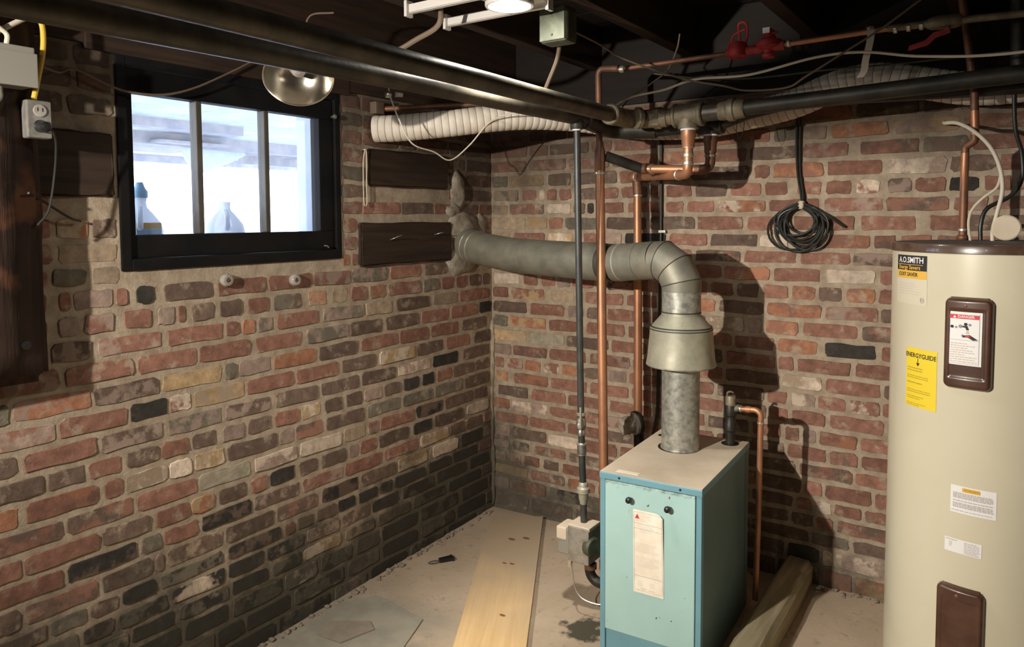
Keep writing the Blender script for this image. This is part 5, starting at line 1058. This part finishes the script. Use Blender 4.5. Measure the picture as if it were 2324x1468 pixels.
# small pipe under the sill in the corner
t = thing('brown_stub_pipe', 'thin brown pipe and rusty fitting above the left end of the vent hose', 'pipe', (0.02,-0.77,1.87))
MB().tube([(0.0,-0.775,1.868),(0.25,-0.60,1.882),(0.50,-0.42,1.893)], 0.011, 14).build('pipe', M['copper_old'], t)
MB().box(0.0, 0.035, -0.815, -0.765, 1.845, 1.893, 0.006).build('rusty_fitting', M['cable_brown'], t)
ring((0.44,-0.463,1.890), (0.5,0.36,0.02), 0.016, 0.04, M['boxsteel'], 'coupling', t)
# string loop on a nail
t = thing('string_loop', 'loop of pale string hanging on a nail beside the window', 'string', (0.012,-0.858,1.70))
MB().tube([(-0.01,-0.866,1.700),(0.026,-0.856,1.704)], 0.0028, 8).build('nail', M['steel'], t)
MB().tube(spline([(0.020,-0.862,1.703),(0.016,-0.869,1.66),(0.014,-0.869,1.56),(0.014,-0.868,1.50),(0.014,-0.860,1.484),(0.014,-0.851,1.50),(0.014,-0.852,1.56),(0.017,-0.852,1.66),(0.020,-0.858,1.704)],6), 0.0022, 8).build('string', M['string'], t)
# porcelain knobs
def knob(y, z, label):
    t = thing('porcelain_knob', label, 'insulator', (0.0,y,z), 'porcelain knobs under the window')
    MB().lathe([(0.014,0),(0.019,0.004),(0.021,0.012),(0.021,0.020),(0.017,0.026),(0.009,0.027),(0.006,0.024)], (-0.004,y,z), (1,0,0), 26).build('knob_body', M['porcelain'], t)
    MB().lathe([(0.006,0),(0.0055,0.003),(0.003,0.004)], (0.020,y,z), (1,0,0), 12).build('nail_head', M['copper_old'], t)
knob(-1.481, 1.237, 'white porcelain knob on the bricks below the left window pane')
knob(-1.207, 1.218, 'white porcelain knob on the bricks below the middle window pane')
# timber post on the left wall
t = thing('wooden_post', 'rough dark reddish wooden post end fixed against the wall at the left edge', 'post', (0.04,-2.2,1.02))
bm = bmesh.new(); bmesh.ops.create_cube(bm, size=1)
for v in bm.verts: v.co = Vector((0.020+(v.co.x+.5)*0.064, -2.30+(v.co.y+.5)*0.252, 1.022+(v.co.z+.5)*1.045))
bmesh.ops.bevel(bm, geom=bm.edges[:], offset=0.022, segments=3, affect='EDGES')
bmesh.ops.subdivide_edges(bm, edges=[e for e in bm.edges if e.calc_length() > 0.3], cuts=14)
rd = random.Random(2)
for v in bm.verts: v.co += Vector((rd.uniform(-.003,.003), rd.uniform(-.003,.003), 0))
bm.verts.index_update(); mb = MB().add([v.co[:] for v in bm.verts], [[v.index for v in f.verts] for f in bm.faces], True); bm.free()
mb.build('post_body', M['post'], t, sharp=False)
MB().lathe([(0.011,0),(0.011,0.002)], (0.0835,-2.105,1.121), (1,0,0), 18).build('bolt_hole', M['black'], t)
# grey electrical box, outlet, cables (upper left)
t = thing('grey_junction_box', 'pale grey metal junction box at the upper left edge', 'junction box', (0.10,-2.16,1.76))
MB().box(0.086, 0.160, -2.26, -2.090, 1.752, 1.845, 0.003).build('box', M['boxgrey'], t)
MB().box(0.158, 0.166, -2.263, -2.087, 1.749, 1.830, 0.002).build('cover', M['boxgrey'], t)
MB().tube(fillet([(0.12,-2.155,1.75),(0.12,-2.155,1.72),(0.12,-2.20,1.695),(0.12,-2.26,1.70)],0.02,5), 0.009, 10).build('conduit_elbow', M['boxsteel'], t)
MB().tube(fillet([(0.12,-2.135,1.845),(0.12,-2.13,1.875),(0.12,-2.16,1.895)],0.015,5), 0.006, 10).build('cable_connector', M['cable_white'], t)
tagit(MB().tube([(0.10,-2.30,1.77),(0.10,-2.139,1.885),(0.10,-2.072,1.934)], 0.0065, 12).build('white_conduit', M['cable_white']), 'straight white conduit slanting up above the grey box', 'conduit')
cable('yellow_cable', [(0.095,-2.10,1.945),(0.10,-2.07,1.946),(0.10,-2.048,1.925),(0.10,-2.043,1.895),(0.10,-2.046,1.849),(0.10,-2.058,1.79),(0.104,-2.072,1.733)], 0.0065, 'cable_yellow', 'yellow cable bending down into the steel outlet box', n=8, seg=10)
t = thing('outlet_box', 'small steel outlet box with a black plug, hung on the yellow cable', 'outlet', (0.09,-2.065,1.64))
MB().box(0.0865, 0.118, -2.096, -2.040, 1.634, 1.728, 0.006).build('box', M['boxsteel'], t)
pl = MB().box(0.116, 0.120, -2.095, -2.041, 1.636, 1.726, 0.002).build('face_plate', M['boxsteel'], t)
for z in (1.702, 1.664): MB().lathe([(0.0155,0),(0.0155,0.003),(0.014,0.004)], (0.1195,-2.067,z), (1,0,0), 22).build('socket_face', M['porcelain'] if z > 1.69 else M['black'], pl)
for y in (-2.073,-2.062): MB().box(0.1233,0.1240,y-0.001,y+0.001,1.700,1.709).build('socket_slot', M['black'], pl)
MB().lathe([(0.014,0),(0.015,0.004),(0.013,0.022),(0.006,0.026)], (0.122,-2.067,1.664), (1,0.1,-0.15), 18).build('plug', M['black'], t)
cable('plug_cord', [(0.146,-2.065,1.660),(0.135,-2.045,1.650),(0.118,-2.032,1.62),(0.100,-2.03,1.55),(0.096,-2.045,1.46),(0.09,-2.07,1.42)], 0.003, 'cable_black', 'black plug cord trailing down the wooden post')
cable('hanging_wire', [(0.095,-2.09,1.50),(0.05,-2.035,1.48),(0.03,-1.99,1.455),(0.022,-1.955,1.436),(0.016,-1.93,1.43)], 0.0032, 'cable_black', 'dark wire looping from the post across the pale bricks', n=8)
cable('window_wire', [(0.10,-2.05,1.815),(0.04,-1.98,1.818),(0.03,-1.937,1.835),(0.03,-1.845,1.804),(0.03,-1.783,1.794),(0.03,-1.69,1.800),(0.03,-1.59,1.833),(0.03,-1.465,1.899),(0.03,-1.373,1.953),(0.03,-1.30,2.0)], 0.0035, 'cable_brown', 'grey wire sagging across the top of the left window pane')
# coil of black cable hanging on the back wall
t = thing('cable_coil', 'coil of black cable tied up and hanging on the back wall', 'cable coil', (1.447,-0.03,1.40))
pts = []; rd = random.Random(8); turns = 9
cx, cz = 1.443, 1.405
for k in range(turns*16+1):
    a = PI/2+2*PI*k/16; tn = k/16
    f = 0.78+0.26*math.sin(tn*2.4+1)*0.7+0.10*math.sin(tn*5.1)
    rx, rz = 0.096*f, 0.088*f
    top = math.sin(a) > 0.85
    ox = 0.016*math.sin(tn*3.3); oz = -0.012*math.cos(tn*2.7)
    x = cx+ox+rx*math.cos(a); z = 1.478-rz+oz*0.6+rz*math.sin(a) if True else 0
    sq = 1-0.75*max(0,math.sin(a))**4
    x = 1.447+(x-1.447)*sq
    pts.append((x, -0.016-0.016*(0.5+0.5*math.sin(tn*4.2+a)), z))
MB().tube(spline(pts,2), 0.0046, 8).build('coil', M['cable_black'], t)
MB().tube(spline([(1.449,-0.02,1.472),(1.444,-0.016,1.52),(1.430,-0.012,1.60),(1.424,-0.012,1.72),(1.428,-0.02,1.84),(1.43,-0.02,1.915)],8), 0.0042, 8).build('hanging_strand', M['cable_black'], t)
MB().tube(spline([(1.452,-0.02,1.472),(1.452,-0.016,1.52),(1.440,-0.012,1.60),(1.437,-0.012,1.72),(1.440,-0.02,1.84),(1.442,-0.02,1.915)],8), 0.0042, 8).build('hanging_strand', M['cable_black'], t)
MB().tube(spline([(1.470,-0.025,1.470),(1.51,-0.03,1.455),(1.56,-0.028,1.425),(1.60,-0.02,1.395)],6), 0.0048, 8).build('loose_end', M['cable_black'], t)
MB().lathe([(0.010,0),(0.014,0.008),(0.014,0.022),(0.009,0.03)], (1.449,-0.024,1.462), (0.05,0,1), 12).build('tie', M['string'], t)
# conduit on the back wall
t = thing('wall_conduit', 'thin dark conduit clipped to the back wall above the flue', 'conduit', (0.875,-0.012,0.6))
MB().tube([(0.882,-0.012,1.80),(0.884,-0.012,1.375),(0.880,-0.012,0.95),(0.874,-0.014,0.60),(0.860,-0.03,0.50)], 0.0062, 10).build('conduit', M['cable_black'], t)
MB().box(0.876,0.906,-0.022,-0.006,1.368,1.381,0.002).build('clip', M['steel'], t)
# ------------------------------------------------------------------ on the floor
def slab(poly, base, hgt):
    n = len(poly); vs = [(x,y,fz(x,y)+base) for x,y in poly]+[(x,y,fz(x,y)+base+hgt) for x,y in poly]
    return MB().add(vs, [tuple(range(n))[::-1], tuple(range(n,2*n))]+[(i,(i+1)%n,n+(i+1)%n,n+i) for i in range(n)])
pd = Vector((0.482,-0.876)); pn = Vector((0.876,0.482)); p0 = Vector((0.195,-0.082)); c4 = [p0-pn*0.120, p0+pn*0.125, p0+pn*0.125+pd*1.6, p0-pn*0.120+pd*1.6]
def pine_mat():
    t = NT('pine_plank'); t.set(0.7, 0, 0.3)
    mp = t.add('ShaderNodeMapping'); mp.inputs['Rotation'].default_value = (0,0,math.radians(-28.8)); mp.inputs['Scale'].default_value = (30, 1.5, 30)
    # rotate into plank axes
    mp2 = t.add('ShaderNodeMapping', vector_type='POINT'); mp2.inputs['Rotation'].default_value = (0,0,math.radians(-28.8)); t.link(t.pos(), mp2.inputs[0])
    mp3 = t.add('ShaderNodeMapping'); mp3.inputs['Scale'].default_value = (30,1.4,10); t.link(mp2.outputs[0], mp3.inputs[0])
    col = t.mix(t.ramp(t.noise(1.5,5,0.6,mp3.outputs[0],0.5),0.35,0.65), lin(0.60,0.385,0.165), lin(0.70,0.475,0.235))
    du = t.ramp(t.noise(3.0,4,0.6),0.42,0.62)                       # dust thickest at the far end
    o = t.sep(); far = t.add('ShaderNodeMapRange', clamp=True); t.link(o[1], far.inputs[0]); far.inputs[1].default_value = -0.95; far.inputs[2].default_value = -0.45; far.inputs[3].default_value = 0.0; far.inputs[4].default_value = 0.9
    f = t.math('ADD', t.math('MULTIPLY', du, 0.25), far.outputs[0], clamp=True)
    t.color(t.mix(f, col, lin(0.40,0.305,0.205))); t.bump(t.noise(2.0,4,0.6,mp3.outputs[0]),0.2,0.002); return t.m
pk = thing('pine_plank', 'yellowish pine plank lying on the floor left of the boiler', 'plank', (p0.x,p0.y,fz(p0.x,p0.y)))
slab([(v.x,v.y) for v in c4], 0.001, 0.020).build('plank', pine_mat(), pk)
M['knot'] = mat('knot', lin(0.20,0.085,0.035), 0.7)
for kx, ky, r in ((0.365,-0.26,0.012),(0.315,-0.30,0.012),(0.445,-0.49,0.008),(0.415,-0.50,0.007),(0.635,-0.83,0.0085)):
    vs = [(kx+r*1.0*math.cos(a)*1.5, ky+r*0.8*math.sin(a), fz(kx,ky)+0.0216) for a in [k*PI/6 for k in range(12)]]
    MB().add(vs, [tuple(range(12))]).build('knot', M['knot'], pk)
t = thing('floor_timber', 'long weathered square timber on the floor right of the boiler', 'timber', (1.462,-0.6,fz(1.46,-0.6)))
tm = MB(); sec = [(-0.050,0),(0.050,0),(0.050,0.072),(0.036,0.092),(-0.036,0.094),(-0.050,0.080)]; rd = random.Random(4); ys = [-0.012-0.14*i for i in range(14)]; vs = []
for y in ys:
    for i, (dx, dz) in enumerate(sec): vs.append((1.462+dx+rd.uniform(-.002,.002), y, fz(1.462,y)+0.001+dz+(rd.uniform(-.002,.002) if dz > 0 else 0)))
k6 = 6; tm.add(vs, [(6*i+j, 6*i+(j+1)%6, 6*(i+1)+(j+1)%6, 6*(i+1)+j) for i in range(13) for j in range(6)]+[(5,4,3,2,1,0), tuple(6*13+j for j in range(6))])
tm.build('timber', M['grey_timber'], t)
t = thing('black_clip', 'small black clip with a wire loop lying on the floor near the corner', 'clip', (0.15,-0.586,fz(0.15,-0.586)))
z = fz(0.16,-0.57); dv = Vector((0.51,0.86,0)); nv = Vector((-0.86,0.51,0)); b0 = Vector((0.148,-0.598,z))
q = [b0-nv*0.010, b0+nv*0.010, b0+nv*0.014+dv*0.05, b0+nv*0.020+dv*0.062, b0-nv*0.020+dv*0.062, b0-nv*0.014+dv*0.05]
MB().prism([(p.x,p.y) for p in q], z+0.001, z+0.014).build('clip_body', M['black'], t)
MB().tube([b0+Vector((0,0,0.005))+dv*(-0.022+0.026*math.cos(a))+nv*0.011*math.sin(a) for a in [k*PI/8 for k in range(16)]], 0.0016, 6, closed=True).build('wire_loop', M['iron_dark'], t)
M['cement'] = mat('grey_cement', lin(0.235,0.215,0.170), 0.95, 0, lin(0.295,0.265,0.205), 8, bump=0.3)
tagit(slab([(0.035,-1.05),(0.125,-0.935),(0.385,-0.975),(0.50,-1.30),(0.30,-1.62),(0.06,-1.62)], -0.006, 0.011).build('cement_slab', M['cement']), 'flat broken grey cement slab on the floor below the left wall', 'slab')
M['cement2'] = mat('brown_cement', lin(0.215,0.175,0.130), 0.95, 0, lin(0.27,0.22,0.165), 12, bump=0.3)
tagit(slab([(0.115,-1.16),(0.235,-1.09),(0.285,-1.12),(0.245,-1.24),(0.13,-1.25)], 0.0052, 0.006).build('cement_fragment', M['cement2']), 'thin brownish fragment lying on the grey cement slab', 'fragment')
# crumbs of mortar along the wall feet
def rubble(name, label, spots, seed, m):
    rd = random.Random(seed); mb = MB()
    for x, y in spots:
        bm = bmesh.new(); bmesh.ops.create_icosphere(bm, subdivisions=1, radius=1); r = rd.uniform(0.004,0.013)
        for v in bm.verts: v.co = Vector((x,y,fz(x,y)+r*0.35))+Vector((v.co.x*r*rd.uniform(.7,1.3), v.co.y*r*rd.uniform(.7,1.3), v.co.z*r*0.6))
        bm.verts.index_update(); mb.add([v.co[:] for v in bm.verts], [[v.index for v in f.verts] for f in bm.faces]); bm.free()
    return tagit(mb.build(name, m), label, 'rubble', kind='stuff')
rd = random.Random(1)
rubble('mortar_crumbs', 'mortar crumbs along the foot of the left wall', [(0.014+abs(rd.gauss(0,0.014)), -rd.uniform(0.05,1.6)) for _ in range(90)], 5, M['cement2'])
rubble('mortar_crumbs', 'mortar crumbs along the foot of the back wall', [(rd.uniform(0.42,1.38) if rd.random() < .6 else rd.uniform(1.53,1.85), -0.014-abs(rd.gauss(0,0.014))) for _ in range(80)], 6, M['cement2'])
